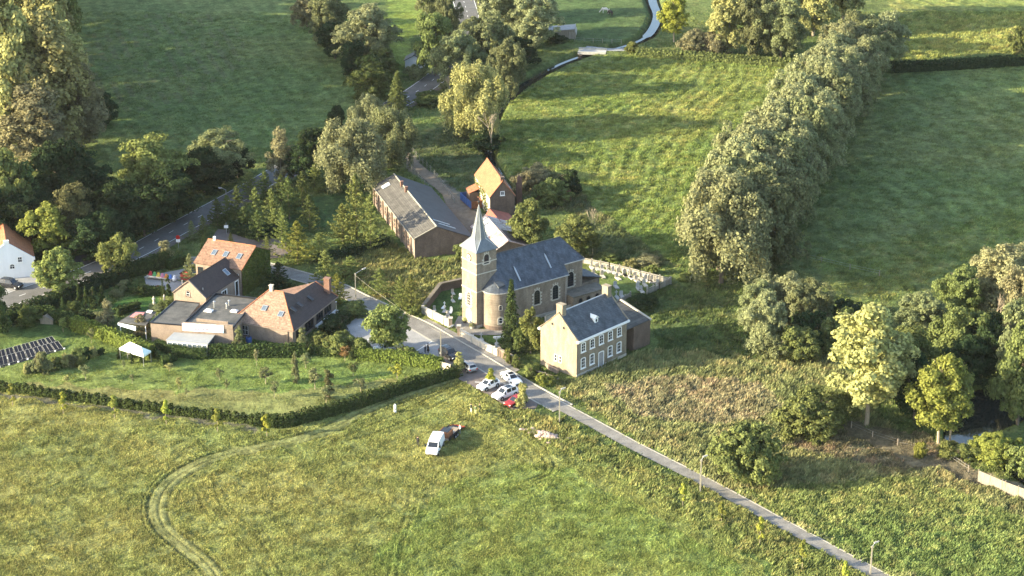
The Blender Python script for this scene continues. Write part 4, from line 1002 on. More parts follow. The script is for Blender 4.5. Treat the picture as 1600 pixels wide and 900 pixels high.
def dark_house():
    loc,rz=frame_at(273,488,-25)
    t=thing('dark_roofed_house','pale brick house with dark brown roof and sunlit gable facing left','house',loc,rz)
    wl,ro=gable_house(t,12.2,6.8,3.95,6.7,M['pinkbrick'],M['darktile'],over=.12)
    cp=MB()
    for a,b in (((-.15,3.95),(3.4,6.85)),((6.95,3.95),(3.4,6.85))): cp.slab([(a[0],-.22,a[1]),(b[0],-.22,b[1]),(b[0],.06,b[1]),(a[0],.06,a[1])],.12)
    cp.build('gable_coping',M['pinkbrick'],t)
    k=(6.7-3.95)/3.4
    rooflight(ro,(5.3,9.3,3.95+(6.8-5.3)*k+.12),(0,1,0),(-1,0,k),1.0,1.4)
    F=Wall((0,0),(1,0)); window(t,F,3.1,3.7,.7,.95,1,M['brick'],(0,1)); 
    R=Wall((6.8,0),(0,1)); window(t,R,6.0,1.0,1.6,2.2,0,M['white'],(1,0)); window(t,R,10.2,.6,1.0,2.9,0,M['white'],(0,0)); 
    c=MB(); c.tube((1.2,1.2,4.7),(1.2,1.2,6.0),.09,.09); c.tube((5.6,1.0,4.6),(5.6,1.0,5.3),.1,.1); c.build('flue',M['steel'],ro)
dark_house()
def flat_block():
    hA,hB=3.5,4.1
    t=thing('flat_roofed_wing','long low pale brick wing with black flat roof and a printed banner','building',(0,0,0))
    A=[G(235,504,hA),G(274,470,hA),G(312,474,hA),G(284.5,508,hA)]; B=[G(285,509.5,hB-.4),G(337,461,hB-.4),G(401,468.5,hB-.4),G(364,514,hB-.4)]
    w=MB(); w.prism([p[:2] for p in A],-.3,hA-.15); w.build('wall',M['pinkbrick'],t)
    w=MB(); w.prism([p[:2] for p in B],-.3,hB-.4); w.build('wall',M['pinkbrick'],t)
    def sheet_(pts,z,k=.99):
        c=sum(pts,Vector((0,0,0)))/4; return [(*(c+(p-c)*k)[:2],z) for p in pts]
    r=MB(); r.slab(sheet_(A,hA-.02,.99),.12); r.slab(sheet_(B,hB-.28,.985),.11); ro=r.build('flat_roof',M['bitumen'],t)
    e=MB()
    def curb(p,q,z,h,wd=.18): 
        d=(q-p).normalized(); n=Vector((-d.y,d.x,0))*wd/2; e.prism([(p+n)[:2],(q+n)[:2],(q-n)[:2],(p-n)[:2]],z,z+h)
    for p,q in ((A[0],A[1]),(A[1],A[2]),(A[0],A[3])): curb(p,q,hA-.1,.2)
    for p,q in ((B[0],B[1]),(B[1],B[2]),(B[2],B[3])): curb(p,q,hB-.35,.35)
    e.build('roof_edge',M['black'],t)
    e=MB(); P0=B[0]; P1=B[3]; d=(P1-P0).normalized()
    curb(P0+d*.2,P1,hB-.4,.75,.22); curb(P0.lerp(P1,.25)+Vector((0,2.2,0)),P1+Vector((-1,1.6,0)),hB-.3,.55,.2); e.build('parapet',M['pinkbrick'],t)
    # printed banner on the parapet
    m,nt,b=newmat('printed_banner'); L=nt.links.new; tc=N(nt,'ShaderNodeTexCoord'); vo=N(nt,'ShaderNodeTexVoronoi',Scale=2.6); L(tc.outputs['Object'],vo.inputs[0])
    rp=N(nt,'ShaderNodeValToRGB'); rp.color_ramp.interpolation='CONSTANT'; el=rp.color_ramp.elements; el[0].color=(.72,.66,.64,1); el[1].position=.62; el[1].color=(.62,.42,.42,1)
    for p,c in ((.72,(.70,.66,.64,1)),(.80,(.30,.45,.62,1)),(.87,(.70,.67,.64,1)),(.95,(.60,.52,.30,1))): q=el.new(p); q.color=c
    L(vo.outputs['Color'],rp.inputs[0]); L(rp.outputs[0],b.inputs['Base Color']); b.inputs['Roughness'].default_value=.7
    bn=MB(); W=Wall(P0,(P1-P0)); Ln=(P1-P0).length; wbox(bn,W,0,Ln*.82,2.9,4.35,.12,.17); bo=bn.build('banner',m,t)
    # a line of unreadable blue handwriting: joined loops
    s=MB(); x=Ln*.20
    rs=random.Random(2)
    while x<Ln*.66:
        r_=rs.uniform(.09,.16); z=3.42+rs.uniform(-.04,.04)
        for k in range(7):
            a0=k*.9;a1=(k+1)*.9; s.tube(W.P(x+r_*math.cos(a0)+k*.03,z+r_*1.3*math.sin(a0),.19),W.P(x+r_*math.cos(a1)+(k+1)*.03,z+r_*1.3*math.sin(a1),.19),.025,.025,4)
        x+=.4
    s.build('lettering',M['blue'],bo)
    for px,py,w_,h_ in ((326,484,1.4,1.0),(366,484.5,1.2,.9)):
        p=G(px,py,hB); q=MB(); q.box(-w_/2,w_/2,-h_/2,h_/2,0,.22); q.blob((0,0,.22),w_*.42,.14)
        o=q.build('roof_dome',M['white'],ro); o.location=(p.x,p.y,hB-.28); o.rotation_euler.z=RAD(-20)
    for px,py,h_ in ((335,478,1.1),(354,480,1.0),(358,475,.9)):
        p=G(px,py,hB); q=MB(); q.tube((0,0,0),(0,0,h_),.13,.13); q.lathe([(.01,h_+.2),(.24,h_),(.01,h_-.001)]); o=q.build('vent_pipe',M['steel'],ro); o.location=(p.x,p.y,hB-.28)
    # glazed pavilion in front and covered terrace to the left
    t2=thing('glazed_pavilion','small grey flat-roofed pavilion with white glazed front behind the clipped hedge','pavilion',(0,0,0))
    C=[G(259,531,2.5),G(272,519,2.5),G(336,523,2.5),G(325,537,2.5)]
    w=MB(); w.prism([p[:2] for p in sh(C,.94)],-.2,2.3); wl=w.build('wall',M['slate2'],t2)
    r=MB(); r.slab([(p.x,p.y,2.5) for p in C],.2); r.build('roof',mat('zinc_roof',(.27,.28,.28),.6,.1,1),t2)
    Cs=sh(C,.94); W=Wall(Cs[0],Cs[3]-Cs[0]); Ln=(Cs[3]-Cs[0]).length
    f=MB()
    for i in range(9): wbox(f,W,i*Ln/8-.05,i*Ln/8+.05,0,2.25,.0,.08)
    wbox(f,W,0,Ln,2.1,2.3,.0,.09); wbox(f,W,0,Ln,.0,.5,0,.05); ff=f.build('window_frame',M['white'],t2)
    g=MB(); wbox(g,W,.05,Ln-.05,.5,2.1,.005,.03); g.build('pane',M['skyglass'],ff)
    t3=thing('covered_terrace','terrace roof with red and white covers beside the russet tree','terrace',(0,0,0))
    D=[G(185,503,2.7),G(212,486,2.7),G(244,487,2.7),G(228,508,2.7)]
    r=MB(); r.slab([(p.x,p.y,2.7) for p in D],.15); r.build('roof',M['bitumen'],t3)
    for p in sh(D,.92): q=MB(); q.tube((p.x,p.y,0),(p.x,p.y,2.6),.08,.08); q.build('post',M['white'],t3)
    a=MB(); p0,p1=G(184,504,2.6),G(212,510,2.6); p2,p3=G(212,517,2.0),G(183,508,2.0); a.slab([tuple(p0),tuple(p1),(p2.x,p2.y,2.0),(p3.x,p3.y,2.0)],.05); a.build('awning',mat('blue_white_canvas',(.50,.56,.64),.7,.12,3),t3)
    a=MB(); qq=[G(203,494,2.9),G(212,487,2.9),G(226,488,2.9),G(220,497,2.9)]; a.slab([(p.x,p.y,2.85) for p in qq],.06); a.build('red_cover',mat('faded_red_cover',(.55,.22,.20),.8,.2,2),t3)
    a=MB(); qq=[G(228,487,2.9),G(231,484,2.9),G(239,485,2.9),G(236,489,2.9)]; a.slab([(p.x,p.y,2.9) for p in qq],.1); a.build('white_cover',M['white'],t3)
def sh(pts,k):
    c=sum(pts,Vector((0,0,0)))/len(pts); return [c+(p-c)*k for p in pts]
flat_block()
def bungalow():
    loc,rz=frame_at(458,540,-22)
    t=thing('bungalow','brick bungalow with weathered terracotta hipped roof and brick chimney','house',loc,rz)
    w=MB(); w.prism([(-11.7,0),(0,0),(0,16.5),(-8,16.5),(-11.7,12)],-.3,2.95); w.build('wall',M['pinkbrick'],t)
    r=MB(); A=(-12.0,-.35,2.95);B=(.35,-.35,2.95);R1=(-7.8,6.5,6.8);R2=(-5.0,6.5,6.8);C=(.35,16.8,2.95);D=(-4.0,16.8,5.1);E2=(-4.0,8.6,5.7)
    r.slab([A,B,R2,R1],.16); ro=r.build('front_roof_slope',M['palebrown'],t)
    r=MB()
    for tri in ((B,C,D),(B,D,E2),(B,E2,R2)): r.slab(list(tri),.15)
    rs=r.build('side_roof_slope',M['darktile'],t)  # shade of the side facing away from the sun, painted as darker tile
    r=MB(); r.slab([R2,E2,(-8.6,10.5,5.0),R1],.1); r.slab([A,R1,(-12.0,12.3,2.95)],.15); r.slab([R1,(-8.6,10.5,5.0),(-12,12.3,2.95)],.12); r.slab([E2,D,(-8.3,16.8,2.95),(-8.6,10.5,5.0)],.1); r.slab([(-8.6,10.5,5),(-8.3,16.8,2.95),(-12,12.3,2.95)],.1); r.poly([(.3,16.7,2.8),(-8.3,16.7,2.8),(-4,16.7,5.0)]); r.build('rear_roof_slope',M['brown'],t)
    for a,b in ((A,R1),(B,R2),(R1,R2),(C,D)): h=MB(); h.tube(a,b,.12,.12,6); h.build('hip_ridge',M['orange'],t)
    nV=Vector((0,6.85,3.85)).normalized()
    for x,y in ((-6.9,2.9),(-3.4,2.3)): rooflight(ro,(x,y,2.95+(y+.35)*3.85/6.85+.05),(1,0,0),nV,.95,1.2)
    for y,x in ((4.2,-1.9),(6.6,-1.9),(10.8,-2.0)): 
        z=2.95+(.35-x)*(2.15/4.35)+ .35; rooflight(rs,(x,y,z+ (0.45 if y<8 else .0)),(0,1,0),(-1,0,.55),.8,1.2,M['darkroof'],M['black'])
    chimney(t,-1.3,16.2,2.5,6.3,1.1,.8,M['redbrick']); c=MB(); c.box(-7.6,-7.0,6.2,6.7,6.5,7.7); c.box(-7.7,-6.9,6.1,6.8,7.7,7.8); c.build('chimney',M['pale'],t)
    g=MB(); g.box(-12,.35,-.5,-.36,2.72,2.86); g.box(.36,.52,-.4,16.8,2.7,2.88); g.build('gutter',M['pinkbrick'],t)
    R=Wall((0,0),(0,1))
    for a,w_ in ((2.2,2.0),(6.2,3.4),(10.2,2.6),(13.4,2.8)): window(t,R,a,.5,w_,2.0,0,M['brick'],(2,0),fr='black',sill=False,st=.05)
    p=MB(); wbox(p,R,8.5,16.4,0,.45,.0,.6); p.build('window_bench',M['white'],t)
    F=Wall((-11.7,0),(1,0)); window(t,F,2.4,.6,1.3,1.7,0,M['brick'],(1,1)); d=MB(); d.tube((-.9,-.08,0),(-.9,-.08,2.7),.06); d.build('downpipe',M['brick'],t)
    loc,rz=frame_at(389,536,-20); b=thing('water_barrel','blue plastic barrel against the bungalow wall','barrel',loc,rz)
    q=MB(); q.lathe([(.01,0),(.45,0),(.55,.35),(.55,.8),(.45,1.15),(.01,1.17)]); q.build('tank',M['blue'],b); q=MB(); q.lathe([(.01,1.2),(.3,1.19),(.32,1.15)]); q.build('lid',M['black'],b)
bungalow()
def white_house():
    loc,rz=frame_at(55,431.5,15)
    t=thing('whitewashed_house','white gabled house with red tiled roof at the left edge','house',loc,rz)
    w=MB(); W_=9.4; he,hr,L=3.5,6.9,13
    w.prism([(-W_,0),(0,0),(0,L),(-W_,L)],-.3,he)
    for y in (0,L): w.poly([(-W_,y,he),(0,y,he),(-W_/2,y,hr)])
    w.build('wall',M['whitewall'],t)
    r=MB(); k=(hr-he)/(W_/2)
    r.slab([(-W_-.25,.25,he-.1),(-W_-.25,L,he-.1),(-W_/2,L,hr+.1),(-W_/2,.25,hr+.1)],.15); r.slab([(.25,.25,he-.1),(.25,L,he-.1),(-W_/2,L,hr+.1),(-W_/2,.25,hr+.1)],.15)
    ro=r.build('roof',M['orange'],t)
    p=MB()
    for s in (0,-W_): 
        e=.2 if s==0 else -.2
        p.slab([(s+e,-.06,he+.15),(-W_/2,-.06,hr+.3),(-W_/2,.3,hr+.3),(s+e,.3,he+.15)],.25)
    p.box(-W_/2-.5,-W_/2+.5,-.1,.35,hr-.1,hr+.65); p.box(-.25,.25,-.08,.3,he-.2,he+.3); p.build('gable_parapet',M['white'],t)
    F=Wall((-W_,0),(1,0))
    for a in (1.9,6.9): window(t,F,a,3.1,.75,.95,.0,M['white'],(1,1))
    window(t,F,5.4,1.9,.9,.9,1,M['white'],(1,1),sill=False); 
    gw=MB(); gw.box(.02,3.2,.6,.85,-.2,1.7); gw.build('garden_wall',M['white'],t)
    loc,rz=frame_at(44,408,15); t=thing('brick_outbuilding','brown brick outbuilding stepped behind the white house','outbuilding',loc,rz)
    q=MB(); q.box(-5,0,1,6,-.2,3.6); q.box(-1.5,1.5,7,11,-.2,4.5); q.build('wall',M['redbrick'],t)
    r=MB(); r.slab([(-5.2,.8,3.6),(.2,.8,3.6),(.2,6.1,4.6),(-5.2,6.1,4.6)],.15); r.slab([(-1.7,6.8,4.5),(1.7,6.8,4.5),(1.7,11.2,5.3),(-1.7,11.2,5.3)],.15); r.build('roof',M['brown'],t)
white_house()

# ------------------------------------------------------------------ small structures
def small_structures():
    # far sheds
    loc,rz=frame_at(853,60,-4); t=thing('field_shelter','low field shelter with pale grey sheet roof at the top','shed',loc,rz)
    gable_house(t,4.5,7.6,1.9,2.6,M['wood'],mat('pale_grey_sheets',(.33,.31,.29),.8,.2,1.5),xr=7.4)
    q=MB()
    for i in range(5): q.box(6.0+i*.34,6.1+i*.34,-.1,-.02,0,1.8)
    q.build('slatted_front',M['pale'],t)
    loc,rz=frame_at(633,106,-5); t=thing('dark_roofed_shed','small shed with dark roof between trees near the bridge road','shed',loc,rz)
    gable_house(t,3.6,4.6,2.0,3.3,M['whitewall'],M['darkroof'],xr=2.3,over=.3)
    loc,rz=frame_at(63,506,-8); t=thing('poultry_hut','little grey wooden hut on the shaded lawn','hut',loc,rz)
    gable_house(t,1.4,2.3,.9,1.5,M['wood'],M['wood'],xr=1.1,over=.15)
    # bridge over the stream
    loc,rz=frame_at(925,82,-6); t=thing('footbridge','low concrete bridge carrying the dirt track over the ditch','bridge',loc,rz)
    q=MB(); q.box(-3.5,3.5,-1.2,2.4,-.1,.1); q.build('deck',M['concrete'],t); q=MB(); q.box(-3.5,3.5,-1.35,-1.2,-.2,.55); q.box(-3.5,3.5,2.4,2.55,-.2,.55); q.build('parapet',M['concrete'],t)
    q=MB(); q.box(-3.2,-2.4,-1.3,2.4,-1.6,-.1); q.box(2.4,3.2,-1.3,2.4,-1.6,-.1); q.build('abutment',M['brick'],t)
    # gazebo
    t=thing('garden_marquee','open pale green marquee with peaked canvas roof on the lawn','marquee',G(208,554),0)
    o0=G(208,554); c=[G(186,544,2.1)-o0,G(224,556,2.1)-o0,G(236,548,2.1)-o0,G(201,535,2.1)-o0]; a,b=G(203,534,3.2)-o0,G(221,542,3.2)-o0
    for p in c: p.z=2.1
    a.z=b.z=3.2
    q=MB()
    for tri in ((c[0],c[1],b),(c[0],b,a),(c[1],c[2],b),(c[2],c[3],b),(b,c[3],a),(c[3],c[0],a)): q.slab([tuple(p) for p in tri],.04)
    for i in range(4): p,r=c[i],c[(i+1)%4]; q.poly([tuple(p),tuple(r),(r.x,r.y,1.8),(p.x,p.y,1.8)])
    q.build('canopy',M['tent'],t)
    for p in sh(c,.96):
        q=MB(); q.tube((p.x,p.y,0),(p.x,p.y,2.1),.05); q.build('pole',M['steel'],t)
    for i,(px,py) in enumerate(((186,560),(205,567),(222,567))):
        tree('clipped_box_column','%s clipped green column from the left at the front of the marquee'%ORD[i],'column','hedge',G(px,py),2.0,.9,'shrub','clipped columns by the marquee')
    t=thing('garden_table','pale wooden table under the marquee','table',G(208,559),.3); q=MB(); q.box(-1,1,-.4,.4,.7,.76); q.build('table_top',M['pale'],t)
    for x in (-.9,.9):
        for y in (-.3,.3): z=MB(); z.box(x-.04,x+.04,y-.04,y+.04,0,.7); z.build('leg',M['pale'],t)
    # solar array on the lawn
    t=thing('solar_array','two rows of dark solar panels lying on the lawn at the left edge','solar panels',(0,0,0))
    P0,P1,P2,P3=G(-30,560),G(81,530),G(101,546),G(-30,584)
    m=MB(); m.slab([(*p[:2],.05) for p in (P0,P1,P2,P3)],.04); m.build('ground_sheet',M['darkroof'],t)
    for rI,(v0,v1) in enumerate(((.08,.46),(.54,.92))):
        for i in range(9):
            u0,u1=(i+.06)/9,(i+.94)/9
            q=lambda u,v:(P0.lerp(P1,u)).lerp(P3.lerp(P2,u),v)
            cs=[q(u0,v0),q(u1,v0),q(u1,v1),q(u0,v1)]; b=MB(); b.slab([(c_.x,c_.y,z) for c_,z in zip(cs,(.75,.75,.2,.2))],.04); pn=b.build('panel',M['solar'],t)
            f=MB(); hs=[(c_.x,c_.y,z+.01) for c_,z in zip(cs,(.75,.75,.2,.2))]
            for k in range(4): f.tube(hs[k],hs[(k+1)%4],.022,.022,4)
            md=[tuple((Vector(hs[k])+Vector(hs[(k+1)%4]))/2) for k in (0,2)]; f.tube(md[0],md[1],.025,.025,4)
            f.build('frame',M['darkroof'] if False else M['concrete'],pn)
        for i in range(10):
            c_=q(i/9,v1+.05); b=MB(); b.box(c_.x-.14,c_.x+.14,c_.y-.14,c_.y+.14,0,.2); b.build('ballast_block',M['white'],t)
    # skip
    loc,rz=frame_at(719,313,-68); t=thing('waste_skip','open rusty skip with blue outside in the farm yard','container',loc,rz)
    q=MB(); L,W_,h,e=6.2,2.6,1.7,.08
    q.box(0,L,0,W_,.15,.25,1); q.box(0,L,0,e,.25,h,0);q.box(0,L,W_-e,W_,.25,h,1);q.box(0,e,e,W_-e,.25,h,0);q.box(L-e,L,e,W_-e,.25,h,1)
    for i in range(6): q.box(.4+i*1.05,.5+i*1.05,-.07,-.002,.2,h,0)
    q.build('body',[M['blue'],M['rust']],t); q=MB(); q.box(.08,L-.08,.08,W_-.08,.26,.5); q.build('contents',M['rubble'],t)
    # colourful play things
    t=thing('play_bench','pale bench under a line of colourful play cushions','bench',G(249,437),RAD(-14)); q=MB(); q.box(-2.6,2.6,-.4,.4,.35,.5); q.build('seat',M['pale'],t)
    for x in (-2.3,2.3): q=MB(); q.box(x-.1,x+.1,-.35,.35,0,.35); q.build('leg',M['pale'],t)
    cols=[('red',(.55,.04,.04)),('green',(.10,.35,.10)),('yellow',(.65,.45,.05)),('pink',(.55,.20,.28)),('orange',(.62,.2,.03)),('blue',(.06,.16,.45)),('white',(.7,.7,.7))]
    for i,(cn,cc) in enumerate(cols):
        p=G(234+i*6.2,432+i*1.1,0.5); q=MB(); q.blob((0,0,.45),.42,.45); q.blob((0,.25,.85),.26,.3)
        o=q.build('play_cushion',plain('cushion_'+cn,cc,.6),None,True); o.location=(p.x,p.y+.9,.0); tag(o,'%s play cushion in the row behind the pale bench'%cn,'cushion','play cushions by the bench')
    t=thing('red_playhouse','small red playhouse beside the paved play yard','playhouse',G(282,437),RAD(-20)); gable_house(t,1.6,2.4,1.3,2.1,plain('red_play_paint',(.35,.05,.03),.6),M['black'],xr=1.2,over=.15)
    # garden statues
    for i,(px,py,tx) in enumerate(((241,480,'tall white garden statue on the lawn left of the dark house'),(257,472,'smaller white garden statue near the red bush'))):
        t=thing('garden_statue',tx,'statue',G(px,py)); q=MB(); q.lathe([(.01,0),(.38,0),(.38,.2),(.22,.3),(.22,.75),(.32,.85),(.01,.86)]); q.build('pedestal',M['quoin'],t)
        q=MB(); q.lathe([(.22,.86),(.2,1.1),(.16,1.35),(.26,1.6),(.24,1.8),(.09,1.9)]); q.blob((0,0,2.02),.14,.16); q.tube((.2,0,1.75),(.32,.1,1.35),.07,.05); q.tube((-.2,0,1.75),(-.25,.15,1.3),.07,.05); q.build('figure',M['quoin'],t,True)
        if i: t.scale=(.7,.7,.7)
    # rubble heap
    rs=np.random.RandomState(4); t=thing('rubble_heap','heap of pinkish rubble and sand on the verge','rubble',G(853,682),RAD(-40))
    q=MB(); 
    for k in range(60):
        x=rs.randn()*2.2;y=rs.randn()*.6; hh=max(.05,.75*math.exp(-(x/2.6)**2-(y/.9)**2)); q.blob((x,y,hh*.45),.2+.35*rs.rand(),.15+hh*.35,4)
    q.build('rubble_pile',M['rubble'],t)
small_structures()

# ------------------------------------------------------------------ vehicles
SHAPES={ # x, half width, z bottom, z belt, half roof width, z roof
 'hatch':[(-2.0,.74,.40,.72,.60,.80),(-1.92,.82,.28,.88,.66,1.02),(-1.55,.86,.24,.92,.60,1.40),(-.6,.88,.22,.92,.62,1.50),(.25,.88,.22,.90,.60,1.45),(.95,.87,.22,.88,.66,.93),(1.75,.83,.24,.78,.62,.82),(2.02,.70,.32,.62,.50,.66)],
 'suv':[(-2.25,.80,.45,.80,.66,.95),(-2.15,.88,.34,1.0,.70,1.15),(-1.85,.92,.30,1.05,.66,1.60),(-.7,.93,.28,1.05,.68,1.70),(.35,.93,.28,1.02,.66,1.64),(1.05,.92,.28,1.0,.74,1.06),(1.95,.88,.30,.92,.68,.96),(2.28,.74,.40,.72,.56,.76)],
 'sedan':[(-2.35,.78,.42,.78,.62,.84),(-2.25,.86,.28,.95,.70,1.0),(-1.45,.90,.24,.97,.66,1.08),(-.75,.91,.22,.97,.58,1.42),(.25,.91,.22,.93,.60,1.40),(1.05,.90,.22,.90,.70,.95),(2.05,.86,.24,.78,.64,.83),(2.38,.70,.34,.62,.50,.66)],
 'van':[(-3.0,.96,.40,1.15,.84,1.9),(-2.9,1.0,.36,1.2,.86,2.02),(-1.0,1.02,.34,1.2,.86,2.08),(.9,1.02,.34,1.18,.84,2.02),(1.25,1.02,.34,1.16,.82,1.9),(2.05,1.0,.34,1.12,.86,1.2),(2.9,.94,.36,1.0,.7,1.05),(3.05,.8,.45,.8,.6,.85)]}
def car(shape,paint,label,px,py,deg,name='parked_car',cat='car',group='cars parked by the lane',rear=False):
    S=SHAPES[shape]; t=thing(name,label,cat,G(px,py),RAD(deg),group)
    def sec(s): x,w,zb,zk,wr,zr=s; zm=(zb+zk)/2; return [(x,-w*.9,zb),(x,-w,zm),(x,-w*.97,zk),(x,-wr,zr),(x,-wr*.5,zr+.02),(x,wr*.5,zr+.02),(x,wr,zr),(x,w*.97,zk),(x,w,zm),(x,w*.9,zb)]
    secs=[sec(s) for s in S]; b=MB(); n=10
    for a,c in zip(secs[:-1],secs[1:]):
        for i in range(n): j=(i+1)%n; b.poly([a[i],a[j],c[j],c[i]][::-1])
    b.poly(secs[0]); b.poly(secs[-1][::-1])
    body=b.build('body',paint,t)
    def inset(q,f=.86,off=.018):
        q=[Vector(p) for p in q]; c=sum(q,Vector((0,0,0)))/len(q); nn=(q[1]-q[0]).cross(q[2]-q[0]).normalized()
        if nn.dot(c-Vector((c.x*.6,0,.8)))<0: nn=-nn
        return [tuple(c+(p-c)*f+nn*off) for p in q]
    van=shape=='van'; ws=(4,5) if shape!='van' else (4,5)
    gl=MB(); A,B_=secs[ws[0]],secs[ws[1]]; gl.poly(inset([A[3],A[6],B_[6],B_[3]],.88)); gl.build('windscreen',M['glass'],t)
    if not van:
        r0,r1=(1,2) if shape!='sedan' else (2,3); gl=MB(); A,B_=secs[r0],secs[r1]; gl.poly(inset([A[3],A[6],B_[6],B_[3]],.86)); gl.build('rear_window',M['glass'],t)
    rngs=[(2,3),(3,4)] if not van else [(3,4)]
    if shape=='sedan': rngs=[(3,4)]
    for s in (0,1):
        for i,j in rngs:
            A,B_=secs[i],secs[j]; k=(2,3) if s==0 else (7,6)
            gl=MB(); gl.poly(inset([A[k[0]],A[k[1]],B_[k[1]],B_[k[0]]],.86)); gl.build('side_window',M['glass'],t)
        A,B_=secs[4],secs[5]; k=(2,3) if s==0 else (7,6); gl=MB(); gl.poly(inset([A[k[0]],A[k[1]],B_[k[1]],B_[k[0]]],.6)); gl.build('side_window',M['glass'],t)
    xf=S[-1][0]; xr=S[0][0]; r=.33 if shape!='van' else .38; w=S[3][1]
    for x in (xf-.85,xr+.75 if not van else xr+1.1):
        for s in (-1,1):
            q=MB(); q.tube((x,s*(w-.2),r),(x,s*(w+.015),r),r,r,18); wh=q.build('wheel',M['rubber'],t)
            q=MB(); q.tube((x,s*(w+.005),r),(x,s*(w+.03),r),r*.62,r*.5,12); q.build('rim',M['steel'],wh)
            q=MB(); q.tube((x,s*(w-.02),r+.03),(x,s*(w+.006),r+.03),r+.07,r+.07,18); q.build('wheel_arch',M['black'],t)
    for s in (-1,1):
        wv=S[-2][1]; q=MB(); q.box(xf-.22,xf-.01,s*wv*.72-.16,s*wv*.72+.16,S[-1][3]-.06,S[-1][3]+.08); q.build('headlight',M['lamp_glass'],t)
        q=MB(); q.box(xr-.01,xr+.12,s*S[1][1]*.78-.14,s*S[1][1]*.78+.14,S[0][3]-.12,S[0][3]+.12); q.build('tail_light',M['redlens'],t)
        q=MB(); q.box(xf-1.55,xf-1.35,s*(w+.02),s*(w+.2),S[4][3],S[4][3]+.16) if not van else q.box(xf-1.15,xf-.95,s*(w+.02),s*(w+.25),1.3,1.65); q.build('wing_mirror',M['black'],t)
    q=MB(); q.box(xf-.03,xf+.02,-.45,.45,.32,.5); q.build('grille',M['black'],t)
    q=MB(); q.box(xr-.03,xr+.02,-.5,.5,.32,.46); q.build('rear_bumper_trim',M['black'],t)
    if shape=='suv':
        q=MB(); q.box(-1.2,-.1,-.45,.45,1.705,1.73); q.build('sunroof',M['glass'],t)
        for s in (-1,1): q=MB(); q.tube((-1.7,s*.62,1.72),(.2,s*.62,1.72),.025); q.build('roof_rail',M['black'],t)
    if shape=='sedan':
        q=MB(); q.box(-.7,.2,-.5,.5,1.425,1.45); q.build('glass_roof',M['glass'],t)
    return t
car('sedan',M['carwhite'],'white saloon with dark glass roof standing on the lane beside the kerb',799,596,-60)
car('hatch',M['carwhite'],'white hatchback nearest the field edge, behind the thin yellow tree',763,606,223)
car('suv',M['carwhite'],'white estate car with roof rails between the hatchback and the red car',789,620,223)
car('hatch',M['carred'],'small red car half hidden by the russet tree',806,632,223)
car('hatch',M['carsilver'],'silver hatchback with dark rear window parked by the brick piers',731,577,120,group='cars parked by the lane')
car('suv',M['carblack'],'black car facing the lane at the end of the clipped hedge',702,558,-55)
car('hatch',M['carwhite'],'white car half hidden behind the clipped hedge under the round tree',600,549,200,group='cars parked by the lane')
car('suv',M['carblack'],'dark car standing on the forecourt of the whitewashed house',17,449,-20,group=None)
VAN=G(681,697); car('van',M['carwhite'],'white panel van standing in the mown field with a trailer',680,703,-101,name='van',cat='van',group=None).scale=(.84,1,1)
def trailer():
    loc=G(702,682); t=thing('flatbed_trailer','flatbed trailer with red edged ramp hitched behind the white van','trailer',loc,RAD(67))
    q=MB(); q.box(-2.4,2.2,-1.0,1.0,.55,.68); q.build('deck',M['wood'],t)
    q=MB(); q.box(-2.4,2.2,-1.07,-1.001,.5,.95); q.box(-2.4,2.2,1.001,1.07,.5,.95); q.build('side_rail',M['black'],t)
    q=MB(); q.slab([(2.2,-1.0,.66),(3.9,-1.0,.10),(3.9,1.0,.10),(2.2,1.0,.66)],.08); r=q.build('ramp',M['asphalt3'],t)
    q=MB(); q.tube((2.2,-1.02,.72),(3.9,-1.02,.2),.06); q.tube((2.2,1.02,.72),(3.9,1.02,.2),.06); q.tube((3.9,-1,.16),(3.9,1,.16),.06); q.build('ramp_edge',M['redlens'],r)
    q=MB(); q.tube((-2.4,-.5,.55),(-3.7,0,.5),.05); q.tube((-2.4,.5,.55),(-3.7,0,.5),.05); q.build('drawbar',M['steel'],t)
    for x in (-.35,.45):
        for s in (-1,1):
            q=MB(); q.tube((x,s*1.08,.33),(x,s*1.3,.33),.33,.33,16); w=q.build('wheel',M['rubber'],t); q=MB(); q.tube((x,s*1.29,.33),(x,s*1.32,.33),.18,.16,10); q.build('rim',M['steel'],w)
    t=thing('equipment_crate','wicker and canvas balloon gear loaded on the front of the trailer','crate',loc+Vector((0,0,0)),RAD(67))
    q=MB(); q.box(-2.1,-.3,-.8,.8,.69,1.6); q.box(-2.15,-.25,-.85,-.75,1.55,1.68); q.box(-2.15,-.25,.75,.85,1.55,1.68); q.build('basket',M['rust'],t)
    q=MB(); q.box(-1.95,-.45,-.65,.65,1.55,1.72); q.build('cover',M['black'],t)
    for s in (-.6,.6): q=MB(); q.tube((-.6,s,1.6),(.5,s,.72),.05); q.build('strap_pole',M['white'],t)
trailer()

